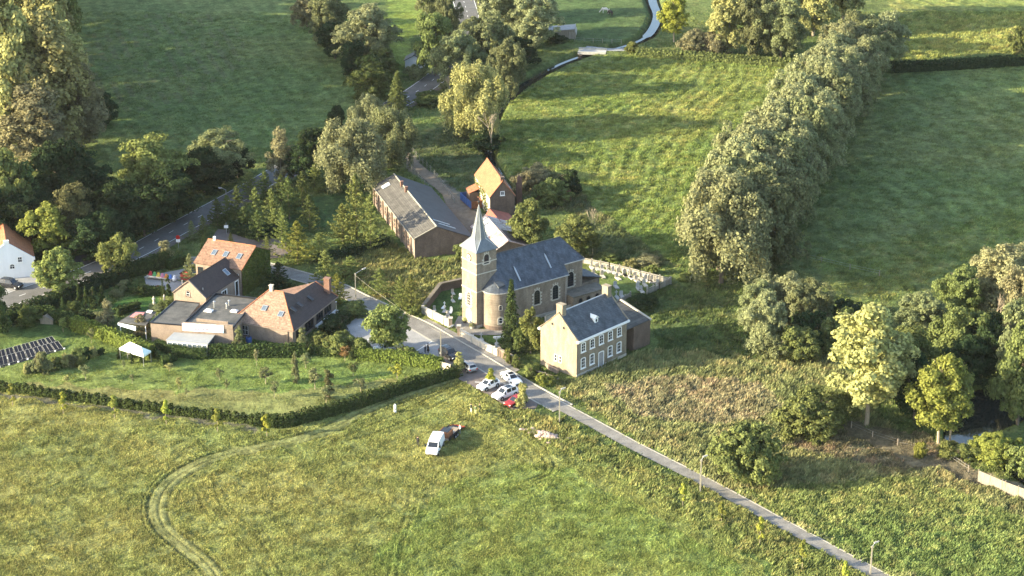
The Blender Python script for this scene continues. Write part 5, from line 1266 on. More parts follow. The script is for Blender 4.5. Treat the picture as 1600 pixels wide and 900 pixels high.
# ------------------------------------------------------------------ people and animals
def person(label,px,py,deg,top,legs,hair=(.03,.02,.015),pose=0,skirt=False,hgt=1.75):
    t=thing('person',label,'person',G(px,py),RAD(deg))
    J={'pel':(0,0,.95),'chest':(.02,0,1.35),'neck':(.02,0,1.5),'head0':(.03,0,1.58),'head':(.03,0,1.68),
       'hl':(0,.10,.92),'kl':(.05+.1*pose,.11,.5),'al':(-.02+.2*pose,.11,.08),'tl':(.14+.2*pose,.12,.04),
       'hr':(0,-.10,.92),'kr':(.03-.05*pose,-.11,.5),'ar':(-.03-.22*pose,-.11,.08),'tr':(.13-.2*pose,-.12,.04),
       'sl':(.01,.2,1.42),'el':(-.03,.27,1.14),'wl':(.12+.12*pose,.26,.92),'fl':(.17+.14*pose,.25,.84),
       'sr':(.01,-.2,1.42),'er':(-.02,-.27,1.14),'wr':(.16,-.24,.95),'fr':(.22,-.22,.88)}
    R={'pel':.15,'chest':.165,'neck':.06,'head0':.08,'head':.105,'hl':.095,'kl':.062,'al':.045,'tl':.045,'hr':.095,'kr':.062,'ar':.045,'tr':.045,'sl':.065,'el':.045,'wl':.032,'fl':.035,'sr':.065,'er':.045,'wr':.032,'fr':.035}
    E_=[('pel','chest'),('chest','neck'),('neck','head0'),('head0','head'),('pel','hl'),('hl','kl'),('kl','al'),('al','tl'),('pel','hr'),('hr','kr'),('kr','ar'),('ar','tr'),('chest','sl'),('sl','el'),('el','wl'),('wl','fl'),('chest','sr'),('sr','er'),('er','wr'),('wr','fr')]
    ks=list(J); me=bpy.data.meshes.new('body'); me.from_pydata([J[k] for k in ks],[(ks.index(a),ks.index(b)) for a,b in E_],[]); me.update()
    o=bpy.data.objects.new('tmp_body',me); COL.objects.link(o)
    o.modifiers.new('s','SKIN'); 
    for i,k in enumerate(ks): me.skin_vertices[0].data[i].radius=(R[k],R[k]*(1.25 if k in('pel','chest') else 1))
    me.skin_vertices[0].data[0].use_root=True
    sb=o.modifiers.new('b','SUBSURF'); sb.levels=1; sb.render_levels=1
    dg=bpy.context.evaluated_depsgraph_get(); dg.update(); m2=bpy.data.meshes.new_from_object(o.evaluated_get(dg)); bpy.data.objects.remove(o)
    mats=[plain('cloth_top',top,.85,.2),plain('cloth_legs',legs,.85,.2),M['skin'],M['black']]
    for m in mats: m2.materials.append(m)
    for p in m2.polygons:
        z=p.center.z; y=abs(p.center.y)
        p.material_index= 3 if z<.1 else (2 if z>1.47 or (y>.19 and z<.95) else (0 if (z>.93 or y>.21) else 1))
    b=bpy.data.objects.new('body',m2); COL.objects.link(b); b.parent=t
    h=MB(); h.blob((.0,0,1.73),.115,.1,6); h.build('hair',plain('hair_colour',hair,.8,.2),t,True)
    if skirt: s=MB(); s.lathe([(.16,1.0),(.24,.55),(.27,.35)],(0,0),14); s.build('coat',mats[0],t)
    t.scale=(hgt/1.79,)*3
    return t
person('person in dark coat standing on the street by the clipped hedge',669,551,200,(.02,.018,.02),(.02,.02,.02),skirt=True)
person('smaller dark clothed person left of the coated one by the hedge',664.5,552,150,(.025,.025,.03),(.03,.03,.03),hgt=1.5)
person('person with pale top and grey trousers beside the trailer ramp',719,678,190,(.6,.6,.56),(.2,.22,.22),hgt=1.8)
person('person in dark clothes with pale belt alone left of the van',653,697,80,(.03,.03,.03),(.03,.03,.035),pose=.6)
person('leftmost person of the three in the field, dark top and white trousers',736,645,30,(.03,.04,.03),(.6,.58,.5))
person('middle person of the three in the field, pale yellow clothes',743,648,60,(.10,.14,.06),(.6,.55,.25))
person('rightmost person of the three in the field, all in dark green',750,645,200,(.025,.035,.02),(.03,.04,.025),pose=.4)
t=thing('marker_post','short white post standing alone in the mown field','post',G(617.5,644)); q=MB(); q.lathe([(.01,0),(.22,0),(.20,1.2),(.14,1.4),(.01,1.45)]); q.build('shaft',M['white'],t); q=MB(); q.lathe([(.24,.55),(.24,.7)]); q.build('band',M['pale'],t)
def horse(label,px,py,deg,col,graze=True):
    t=thing('horse',label,'horse',G(px,py),RAD(deg)); hd=(1.55,0,.45) if graze else (1.5,0,1.75); nk=(1.15,0,.95) if graze else (1.15,0,1.6)
    pts=[(0,0,1.25),(-.65,0,1.3),(.6,0,1.25),(.85,0,1.35),nk,hd,(hd[0]+.2,0,hd[2]-.22)]
    rad=[.36,.33,.34,.22,.16,.13,.08]; ed=[(0,1),(0,2),(2,3),(3,4),(4,5),(5,6)]
    for x,y,h in ((-.7,.17,1),(-.7,-.17,1),(.62,.16,0),(.62,-.16,0)):
        k=len(pts)
        if h: pts+=[(x,y,1.0),(x+.12,y,.75),(x-.1,y,.48),(x-.04,y,.05)]; rad+=[.18,.12,.07,.06]; ed+=[(1,k),(k,k+1),(k+1,k+2),(k+2,k+3)]
        else: pts+=[(x,y,.95),(x+.02,y,.5),(x,y,.05)]; rad+=[.13,.075,.06]; ed+=[(2,k),(k,k+1),(k+1,k+2)]
    me=bpy.data.meshes.new('h'); me.from_pydata(pts,ed,[]); o=bpy.data.objects.new('tmp_horse',me); COL.objects.link(o); o.modifiers.new('s','SKIN')
    for i,r in enumerate(rad): me.skin_vertices[0].data[i].radius=(r,r)
    me.skin_vertices[0].data[0].use_root=True; o.modifiers.new('b','SUBSURF').render_levels=1
    dg=bpy.context.evaluated_depsgraph_get(); dg.update(); m2=bpy.data.meshes.new_from_object(o.evaluated_get(dg)); bpy.data.objects.remove(o)
    m2.materials.append(col); b=bpy.data.objects.new('body',m2); COL.objects.link(b); b.parent=t
    q=MB(); q.tube((-.98,0,1.4),(-1.12,0,.7),.07,.03); q.build('tail',col,t)
    q=MB(); q.tube((.85,0,1.6),(nk[0],0,nk[2]+.18),.05,.04); q.build('mane',col,t)
horse('white horse grazing in the far paddock left of the stream',946,21,170,mat('white_coat',(.55,.52,.48),.8,.1))
horse('dark horse grazing just right of the white horse',954,25,120,mat('dark_coat',(.03,.022,.018),.7,.2))

# ------------------------------------------------------------------ lamps, posts, signs
def lamp(px,py,ty,label,armdeg=20,arm=1.2,concrete=True,group='street lamps'):
    loc=G(px,py); H=height_px(px,py,ty); t=thing('street_lamp',label,'street lamp',loc,0,group)
    q=MB(); m=M['concpost'] if concrete else M['steel']
    if concrete:
        q.tube((0,0,-.2),(0,0,H),.15,.10,4)
    else: q.tube((0,0,-.2),(0,0,H),.10,.06,8)
    q.build('pole',m,t)
    a=RAD(armdeg); e=Vector((math.cos(a)*arm,math.sin(a)*arm,H+.45)); q=MB(); q.tube((0,0,H-.1),e,.05,.04,6); q.build('arm',M['steel'],t)
    q=MB(); d=Vector((math.cos(a),math.sin(a),.15)); q.tube(e-d*.1,e+d*.65,.13,.10,8); hd=q.build('lamp_head',M['concrete'],t)
    q=MB(); q.tube(e+Vector((0,0,-.08)),e+d*.5+Vector((0,0,-.10)),.08,.07,6); q.build('lens',M['lamp_glass'],hd)
    if concrete: q=MB(); q.box(-.17,.17,-.12,.12,H-.3,H-.05); q.build('junction_box',M['concpost'],t)
    return t
lamp(689,566,518,'street lamp with angled arm rising behind the hedge end opposite the church gate',35,2.0)
lamp(556,467,427,'street lamp beside the lime green tree at the north of the square',35,1.6)
lamp(874,660,612,'pale concrete lamp post on the verge right of the parked cars',20,.35)
lamp(1094,770,718,'pale concrete lamp post halfway down the lane',20,.35)
lamp(1360,897,853,'pale concrete lamp post nearest the bottom right corner',20,.35)
lamp(354,318,296,'slim steel lamp on the main road beside the conifers',200,.9,False)
lamp(109,401,370,'slim steel lamp on the main road left of the round tree',200,.9,False)
t=thing('wooden_post','short grey post standing on the shaded lawn by the square','post',G(526,500)); q=MB(); q.tube((0,0,-.1),(0,0,3.4),.10,.08); q.build('shaft',M['concpost'],t); q=MB(); q.box(-.14,.14,-.14,.14,3.4,3.5); q.build('cap',M['steel'],t)
for i,(px,py,c,tx) in enumerate(((279,388,'white','white road sign with red upper plate beside the main road'),(354,366,'white','small white cabinet sign at the edge of the parking lot'))):
    t=thing('road_sign',tx,'sign',G(px,py)); q=MB(); q.tube((0,0,0),(0,0,2.4),.05); q.build('pole',M['steel'],t); q=MB(); q.box(-.4,.4,-.06,-.02,1.3,1.9); q.build('plate',M['white'],t)
    if i==0: q=MB(); q.tube((0,-.08,2.3),(0,-.03,2.3),.42,.42,16); q.build('round_plate',M['redlens'],t)
t=thing('overhead_cable','thin cable strung from the lamp by the lime tree to the lamp opposite the church','cable')
A=G(556,467)+Vector((0,0,height_px(556,467,430))); B=G(689,566)+Vector((0,0,height_px(689,566,520))); q=MB(); pr=A
for i in range(1,15):
    f=i/14; p=A.lerp(B,f); p.z-=1.2*4*f*(1-f)*.5; q.tube(pr,p,.02,.02,4); pr=p
q.build('wire',M['concpost'],t)

# ------------------------------------------------------------------ walls and fences
def wall_run(name,label,pts,h,w,m,cap=None,cat='wall',pier=None,panels=None,hs=None):
    P=[G(*p) for p in pts]; t=thing(name,label,cat,P[0]); b=MB(); c=MB(); pr=MB()
    for i,(p,q) in enumerate(zip(P[:-1],P[1:])):
        p=p-P[0] if False else p-P[0]; q=q-P[0]; d=(q-p).normalized(); n=Vector((-d.y,d.x,0))*w/2
        hh=h if hs is None else hs[i]
        b.prism([(p+n)[:2],(q+n)[:2],(q-n)[:2],(p-n)[:2]],-.2,hh-(.003*i))
        if cap: n2=n*1.5; c.prism([(p+n2)[:2],(q+n2)[:2],(q-n2)[:2],(p-n2)[:2]],hh+.002*i,hh+.12+.002*i)
        if pier:
            k=int((q-p).length/pier)
            for j in range(k+1): s=p+d*min(j*pier,(q-p).length); pr.box(s.x-w*.8,s.x+w*.8,s.y-w*.8,s.y+w*.8,-.2,hh+.25)
    b.build('masonry',m,t)
    if cap: c.build('coping',cap,t)
    if pier: pr.build('pier',cap or m,t)
    return t
wall_run('churchyard_wall','old brick wall with pale coping behind the small churchyard lawn',[(724,447),(688,455),(662,489)],1.5,.45,M['brick'],M['stone'])
wall_run('churchyard_wall','whitewashed low wall along the pavement left of the church gate',[(661,490),(702,511)],1.3,.35,M['pale'],M['quoin'],pier=3.2)
wall_run('churchyard_wall','pale low wall right of the church gate below the turret',[(721,525),(752,543),(778,556)],1.1,.35,M['pale'],M['quoin'],pier=3.4)
wall_run('garden_wall','broken brick wall with piers below the spruce',[(780,556),(806,570)],1.3,.35,M['brick'],M['stone'],pier=5)
wall_run('garden_wall','low crumbling brick wall overgrown beside the presbytery',[(826,582),(850,592),(872,600)],.9,.35,M['brick'],M['stone'],pier=4)
wall_run('garden_wall','low pale stone edging at the foot of the presbytery gable',[(848,566),(858,577),(872,584)],.7,.35,M['pinkbrick'])
wall_run('parapet_wall','long low wall running from the sacristy to the spruce',[(893,486),(852,504)],1.2,.3,M['concrete'],M['concpost'])
wall_run('board_wall','short pale wooden screen at the end of the clipped hedge',[(684,577),(704,583)],1.6,.12,M['pale'],cat='fence')
wall_run('board_fence','pale upright board fence running off the right edge',[(1528,752),(1570,770),(1650,800)],1.8,.08,mat('weathered_boards',(.23,.20,.155),.9,.5,3.0,.1,streak=(6,6,.3)),cat='fence',pier=2.2)
for i,(px,py) in enumerate(((704,511),(717,523))):
    t=thing('gate_pier','%s brick gate pier of the churchyard'%('left','right')[i],'gate pier',G(px,py)); q=MB(); q.box(-.3,.3,-.3,.3,-.1,1.7); q.build('shaft',M['pinkbrick'],t); q=MB(); q.box(-.38,.38,-.38,.38,1.7,1.85); q.build('cap',M['quoin'],t)
M['cemfence']=mat('old_concrete',(.28,.26,.22),.9,.25,1.0,.2)
def conc_fence(label,pts,h=1.5):
    P=[G(*p) for p in pts]; t=thing('concrete_panel_fence',label,'fence',P[0]); 
    for p,q in zip(P[:-1],P[1:]):
        p=p-P[0];q=q-P[0];d=(q-p).normalized();n=Vector((-d.y,d.x,0)); k=max(1,round((q-p).length/2.2)); b=MB()
        for j in range(k+1):
            s=p.lerp(q,j/k); b=MB(); b.box(s.x-.12,s.x+.12,s.y-.12,s.y+.12,-.1,h+.3); b.build('post',M['cemfence'],t)
        b=MB()
        a=p; b.prism([(p+n*.03)[:2],(q+n*.03)[:2],(q-n*.03)[:2],(p-n*.03)[:2]],0,h*.82); b.prism([(p+n*.06)[:2],(q+n*.06)[:2],(q-n*.06)[:2],(p-n*.06)[:2]],h*.95,h*1.08)
        b.build('panel',M['cemfence'],t)
conc_fence('pale concrete panel fence along the back of the cemetery',[(911,411),(952,419),(1000,431),(1046,443)],1.0)
conc_fence('shaded concrete panel fence closing the right end of the cemetery',[(1048,443),(1030,452),(1011,460)],1.1)
conc_fence('low fence along the near side of the cemetery',[(985,463),(960,478),(940,484)],.7)
def post_fence(label,pts,step=2.6,h=1.2,group=None,m='concpost'):
    P=smooth([G(*p)[:2] for p in pts],4); P=[Vector((*p,0)) for p in P]; t=thing('post_and_wire_fence',label,'fence',P[0],0,group); o=P[0].copy(); acc=0; b=MB(); last=None; w=MB(); nxt=0
    for p,q in zip(P[:-1],P[1:]):
        L=(q-p).length
        while nxt<=acc+L:
            s=p.lerp(q,(nxt-acc)/L)-o; b=MB(); b.box(s.x-.07,s.x+.07,s.y-.07,s.y+.07,-.1,h); b.build('post',M[m],t)
            if last is not None:
                for z in (h*.5,h*.9): w.tube((last.x,last.y,z),(s.x,s.y,z),.012,.012,3)
            last=s; nxt+=step
        acc+=L
    w.build('wire',M['steel'],t)
post_fence('post and wire fence on the left side of the farm track',[(609,232),(640,262),(672,300),(690,318)])
post_fence('post and wire fence on the right side of the farm track',[(632,222),(655,250),(680,275),(712,320)])
post_fence('post and wire fence across the trodden strip near the pond',[(1330,668),(1382,690),(1470,712),(1525,745)],4.5,1.1,m='wood')
post_fence('post and wire fence along the far dirt track',[(870,62),(920,66),(985,68)],2.4,1.1,m='wood')
post_fence('post and wire fence between the two meadows right of the willow row',[(1240,400),(1345,425),(1420,440)],6,1.1,m='wood')

# ------------------------------------------------------------------ graves, pots
gn=[0,0]
def grave(px,py,style,deg,wh,label,group):
    t=thing('gravestone',label,'gravestone',G(px,py),RAD(deg),group); m=M[wh]
    q=MB(); q.box(-.45,.45,-1.0,1.0,-.05,.22); q.build('grave_slab',m,t); q=MB()
    if style==0: q.box(-.42,.42,.85,1.0,.2,1.05); q.box(-.3,.3,.86,.99,1.05,1.2)
    elif style==1: q.box(-.1,.1,.85,.99,.2,1.6); q.box(-.36,.36,.86,.98,1.1,1.28); q.box(-.3,.3,.8,1.0,.2,.4)
    else:
        W_=Wall((-.4,.86),(1,0)); pts=outline(.8,1.25,1,8)
        q.poly([W_.P(.4+x,.2+y,0) for x,y in pts]); q.poly([W_.P(.4+x,.2+y,-.14) for x,y in pts][::-1])
        for i in range(len(pts)): A=pts[i];B=pts[(i+1)%len(pts)]; q.poly([W_.P(.4+A[0],.2+A[1],-.14),W_.P(.4+B[0],.2+B[1],-.14),W_.P(.4+B[0],.2+B[1],0),W_.P(.4+A[0],.2+A[1],0)])
    q.build('headstone',m,t); t.scale=(.8,.8,.8); return t
stn=('square headstone','stone cross','rounded headstone')
r2=random.Random(12)
back=[(925+i*8.6,419+i*1.95) for i in range(13)]
for i,(x,y) in enumerate(back):
    s=r2.choice((0,2,0,1)); grave(x,y,s,r2.uniform(10,22),r2.choice(('quoin','pale','concrete')),'%s from the left in the back row of cemetery graves along the fence, %s'%(ORD[i],stn[s]),'graves along the back fence')
mid=[(930,430),(942,433),(966,436),(977,431),(987,435),(996,440),(1008,446),(1016,440),(1028,446)]
for i,(x,y) in enumerate(mid):
    s=(2,2,0,2,1,0,0,2,0)[i]; grave(x,y,s,r2.uniform(0,25),('quoin','pale')[i%2],'%s from the left in the loose middle row of the cemetery, %s'%(ORD[i],stn[s]),'graves in the cemetery lawn')
for i,(x,y) in enumerate(((963,449),(965,466),(972,464),(1003,456),(998,452))):
    grave(x,y,(0,1,0,0,2)[i],r2.uniform(0,25),'concrete','%s from the left of the shaded graves on the near side of the cemetery'%ORD[i],'shaded graves')
for i,(x,y,s) in enumerate(((679,485,0),(693,481,1),(694,487,1),(700,493,0),(704,488,2),(708,471,1),(708,459,0),(719,466,0),(723,479,0),(697,496,1))):
    grave(x,y,s,r2.uniform(-20,20),('quoin','white','concrete')[i%3],('white %s surveyed in the small churchyard left of the tower, %s from the left'%(stn[s],ORD[[679,693,694,697,700,704,708,708.5,719,723].index(x if (x,y)!=(708,459) else 708.5)])),'graves left of the tower').scale=(.62,.62,.62)
for i,(x,y,tx) in enumerate(((753,533,'weathered cross standing in the strip of lawn below the turret'),(777,540,'grey cross by the low wall below the spruce'))):
    grave(x,y,1,10,'concrete',tx,None)
t=thing('low_grave_kerb','long white grave kerb with urn in front of the spruce','grave',G(779,528),RAD(8)); q=MB(); q.box(-.9,.9,-.15,.15,0,.3); q.build('kerb_stone',M['white'],t); q=MB(); q.lathe([(.01,.3),(.2,.32),(.28,.55),(.12,.75)],(.85,0)); q.build('urn',M['white'],t)
for i,(px,py,col,tx) in enumerate(((727,504,'tan','yellow chrysanthemum pot left of the church door'),(738,513,'white','pale stone planter right of the church door'))):
    t=thing('planter',tx,'planter',G(px,py)); q=MB(); q.lathe([(.01,0),(.35,0),(.5,.5),(.42,.52)]); q.build('pot',M['brick'] if i==0 else M['quoin'],t)
    rs=np.random.RandomState(i); d=sph(rs,160); d[:,2]=abs(d[:,2]); o=bpy.data.objects.new('flowers',leaves_mesh('flowers',d*np.array([.6,.6,.5])+[0,0,.5],d,.12+.1*rs.rand(160),rs)); o.data.materials.append(LM['gold' if i==0 else 'sage']); COL.objects.link(o); o.parent=t

# ------------------------------------------------------------------ hedges
def hedge(name,label,pts,h,w,col,bump=0.0,dens=26,leaf=.27,cat='hedge',group=None,closed=False,seed=0,spacing=1.1):
    rs=np.random.RandomState(seed+len(label)); P=[G(*p) for p in pts]; o0=P[0].copy(); V=[];Q=[];S=[]; core=MB()
    for p,q in zip(P[:-1],P[1:]):
        L=(q-p).length
        if L<.05: continue
        d=(q-p)/L; n=Vector((-d.y,d.x,0)); hw=w/2*.86
        a=p-o0; b=q-o0; 
        hw=hw*(.6 if bump>.8 else 1); core.prism([(a+n*hw)[:2],(b+n*hw)[:2],(b-n*hw)[:2],(a-n*hw)[:2]],-.1,h*(.9 if not bump else (.35 if bump>.8 else .55)))
        m=int(L*(2*h+w)*dens); s=rs.rand(m)*(L+w*.6)-w*.3
        bx=(s//spacing+.5)*spacing; ph=((s-bx)/spacing*2)                     # position inside each plant
        jit=(np.sin(bx*12.9898)*43758.5)%1.0
        hh=h*(1-bump*(.20+.55*ph**2))*(1-bump*.35*jit) if bump else h*(.97+.05*np.sin(s*1.3))
        wid=w/2*(1-bump*.35*ph**2)
        r=rs.rand(m)*(2*hh+w); side=np.where(r<hh,-1,np.where(r<2*hh,1,0))
        z=np.where(side==0,hh,r%hh); off=np.where(side==0,(rs.rand(m)*2-1)*wid,side*wid)
        if bump: taper=1-.75*np.clip(z/h,0,1)**2*bump*1.2; off=off*np.clip(taper,.15,1)
        pos=np.stack([a.x+d.x*s+n.x*off,a.y+d.y*s+n.y*off,z],-1)+rs.randn(m,3)*.07
        nr=np.stack([n.x*side,n.y*side,np.where(side==0,1.0,.25)],-1)+rs.randn(m,3)*.45
        V.append(pos);Q.append(nr);S.append(leaf*(.6+.8*rs.rand(m)))
    V=np.concatenate(V);Q=np.concatenate(Q);S=np.concatenate(S); V[:,2]=np.maximum(V[:,2],.02)
    me=leaves_mesh(name,V,Q,S,rs); me.materials.append(LM[col])
    o=bpy.data.objects.new('foliage',me); COL.objects.link(o)
    t=thing(name,label,cat,o0,0,group); o.parent=t
    c=core.build('inner_branches',LM[col],t)
    return t
hedge('conifer_hedge','long row hedge of small dark conifers between the mown field and the orchard lawn',[(-60,600),(0,609),(100,622),(200,637),(300,650),(405,662)],2.2,1.4,'hedge',.95,spacing=1.35)
hedge('conifer_hedge','thick dark hedge running from the hedge corner up to the short wooden screen',[(405,663),(430,666),(455,664),(500,652),(560,635),(640,608),(690,594),(714,587)],2.3,2.0,'hedge',.45)
hedge('clipped_hedge','tall clipped dark hedge in front of the bungalow',[(330,558),(400,558),(475,556)],2.3,1.3,'hedge')
hedge('clipped_hedge','low clipped hedge under the drooping shrubs right of the bungalow',[(488,552),(520,555),(560,558)],1.4,1.4,'hedge')
hedge('clipped_hedge','tall clipped hedge along the village square behind the orchard lawn',[(560,561),(620,567),(688,577)],2.1,1.4,'thuja')
hedge('clipped_hedge','sunlit yellow green thuja hedge between lawn and shaded garden',[(116,516),(140,522),(170,534),(205,548),(236,560)],2.6,1.5,'thuja')
hedge('clipped_hedge','dark shaded hedge bordering the upper left lawn',[(-60,524),(0,512),(40,500),(70,498),(116,512)],2.4,1.6,'hedge')
hedge('clipped_hedge','curved box hedge left of the glazed pavilion',[(236,552),(250,562),(258,574)],1.6,.8,'hedge',dens=34,leaf=.2)
hedge('clipped_hedge','box hedge along the front of the glazed pavilion',[(246,546),(275,556),(300,560),(322,560)],1.9,1.0,'hedge',dens=34,leaf=.2)
hedge('clipped_hedge','short curved box hedge beside the marquee',[(262,574),(266,566),(276,562)],1.6,.7,'hedge',dens=34,leaf=.2)
hedge('clipped_hedge','tall dark hedge along the main road beside the play yard',[(200,432),(232,425),(262,414)],2.8,1.8,'hedge')
hedge('clipped_hedge','dark hedge behind the play yard below the russet tree',[(262,421),(290,412)],2.0,1.5,'hedge')
hedge('clipped_hedge','low dark hedge between the shaded lawn and the play yard',[(190,452),(225,462),(255,460)],1.5,1.2,'hedge')
hedge('clipped_hedge','dark hedge below the garden statue',[(184,492),(215,482)],1.4,1.2,'hedge')
hedge('clipped_hedge','low dark hedge along the street behind the bungalow',[(428,446),(470,456),(498,464)],.9,1.0,'hedge')
hedge('clipped_hedge','dark hedge at the end of the parking lot',[(366,362),(400,372),(440,368)],2.4,2.4,'dark')
hedge('field_hedge','dark field hedge on the far right between crop and pasture',[(1398,112),(1480,108),(1560,103),(1650,98)],2.6,2.6,'dark',.25,dens=14,leaf=.42)
hedge('field_hedge','low overgrown hedge along the far side of the middle meadow',[(1000,86),(1080,92),(1160,98),(1245,104)],1.9,3.2,'olive',.3,dens=14,leaf=.42)
hedge('shrub_border','dark shrub border along the main road above the garden',[(20,500),(60,488),(105,470),(150,452),(195,436)],3.0,3.0,'dark',.4,dens=18,leaf=.34,spacing=2.2)

# ------------------------------------------------------------------ trees, far to near
T=tp
# sunlit poplar group at the top left
grp='tall poplars at the top left'
T('poplar','tall golden poplar at the left edge of the top left group','poplar','gold',12,250,-70,105,group=grp)
T('poplar','broad golden poplar with its crown ending left of the dark pasture','poplar','gold',88,246,14,110,group=grp)
T('poplar','golden poplar whose crown leaves the top edge in the middle of the group','poplar','gold',58,180,-110,100,group=grp)
T('poplar','brownish thin poplar nearest the pasture in the left group','poplar','tan',128,232,90,72,group=grp)
T('poplar','dark slim poplar top behind the golden ones','poplar','olive',104,150,-90,58,group=grp)
T('poplar','tan foliaged poplar low in the left group above the dark wood','poplar','tan',62,262,120,96,group=grp)
T('poplar','poplar mostly hidden behind the golden group at the top edge','poplar','olive',20,120,-150,90,group=grp)
off=[(48+((k*37)%41)-34,112-15*k,29,13) for k in range(15)]+[(74,130,29,13),(60,150,29,13),(86,168,28,13),(70,200,28,12),(100,214,26,12)]
for x,y,h_,w_ in off: tree('poplar','golden poplar in the dense row along the left pasture, top left corner','poplar','gold',G(x,y),h_,w_,group='row of poplars along the left pasture')
T('broad_tree','small dark tree on the pasture edge beside the tan poplar','broad','dark',166,196,140,38)
# dark wood behind the white house
grp='trees of the dark wood by the main road'
for a in (('broad_tree','tall dark green tree at the left edge behind the white house','broad','olive',8,372,225,95),
 ('broad_tree','dark green tree between the columnar cypress and the golden poplars','broad','dark',98,345,212,98),
 ('broad_tree','bluish dark tree right of the cypress top','broad','dark',132,330,228,88),
 ('broad_tree','copper leaved tree behind the bright maple','broad','copper',118,392,280,74),
 ('broad_tree','dark brown green tree in the middle of the shaded wood','broad','dark',186,368,276,88),
 ('broad_tree','low dark tree at the roadside edge of the shaded wood','broad','dark',172,398,318,74),
 ('broad_tree','dark tree at the foot of the big ash by the road','broad','dark',226,368,282,92),
 ('broad_tree','dark tree with drooping sides beside the main road bend','broad','dark',268,345,255,84),
 ('broad_tree','big ash with sunlit top standing over the shaded wood','broad','bright',238,318,208,104),
 ('broad_tree','tall pale topped willow standing right of the big ash','willow','sage',345,282,196,92),
 ('broad_tree','dark rounded tree below the pale topped willow','broad','dark',320,300,224,80),
 ('broad_tree','dark green tree right of the pale willow over the road verge','broad','dark',372,278,215,54),
 ('broad_tree','dark tree directly behind the white house','broad','dark',30,392,300,70),
 ('broad_tree','dark tree filling the gap left of the bright maple','broad','dark',66,372,288,66),
 ('broad_tree','lowest dark tree over the verge by the left lamp','broad','dark',140,408,335,70),
 ('broad_tree','shadowy tree at the far left edge of the wood','broad','dark',-20,395,280,80)):
    T(*a,group=grp)
T('cypress','slender columnar conifer rising in front of the dark wood','column','conifer',50,368,248,34)
T('maple','bright yellow green maple above the round roadside tree','broad','lime',84,402,310,84)
T('round_tree','rounded sunlit tree over the road left of the lamp, right of the white house','round','bright',91,462,386,72)
T('round_tree','rounded sunlit tree between main road and hedge, near the play yard','round','bright',184,430,364,58)
T('broad_tree','dark tree cut by the left edge below the white house','broad','conifer',-8,528,440,60)
T('young_tree','leafy young tree beside the grey hut','broad','green',45,510,475,34)
T('young_tree','thin little tree on the lawn right of the grey hut','orchard','bright',99,519,495,14)
for i,(x,y,ty,w,c,tx) in enumerate(((169,512,466,29,'tan','russet cone shaped tree left of the covered terrace'),(222,524,489,28,'tan','russet tree in front of the covered terrace'),(374,546,508,20,'sage','small conical tree in front of the flat roofed wing'),(474,548,510,20,'sage','small conical tree at the corner of the bungalow'),(258,410,372,30,'tan','russet cone shaped tree beside the main road sign'))):
    T('conical_tree',tx,'cone',c,x,y,ty,w)
for i,(x,y,ty,w,k,c,tx) in enumerate(((99,494,462,14,'young','conifer','small blue green conifer in the shaded garden'),(117,492,468,22,'broad','green','small rounded tree right of the small conifer'),
 (124,480,443,8,'column','hedge','first slim dark column from the left in the garden'),(135,482,446,8,'column','hedge','second slim dark column from the left in the garden'),(146,482,447,12,'column','hedge','third slim dark column from the left in the garden'),(160,480,445,10,'column','hedge','fourth slim dark column from the left in the garden'),
 (195,455,436,22,'bush','sage','pale grey green shrub at the top of the shaded lawn'),(222,462,444,22,'round','hedge','round clipped bush at the head of the shaded lawn'),(246,458,444,16,'bush','rust','red leaved bush beside the second statue'),(183,462,450,22,'bush','sage','silvery shrub on the left of the shaded lawn'),
 (135,500,482,30,'bush','dark','dark shrub inside the garden hedge'),(160,502,484,26,'bush','sage','grey green flowering shrub inside the garden hedge'),(264,462,430,7,'column','hedge','slim dark column by the play yard'),(255,466,434,9,'young','conifer','little dark conifer by the play yard'),
 (298,444,392,34,'young','sage','tall pale green spiky tree left of the ivy clad house'),(262,480,466,30,'bush','green','low green shrub at the foot of the dark roofed house'),(245,482,474,26,'bush','sage','flowering shrub along the terrace'))):
    T('garden_plant' if k in('bush',) else 'garden_tree',tx,k,c,x,y,ty,w,cat='shrub' if k=='bush' else 'tree')
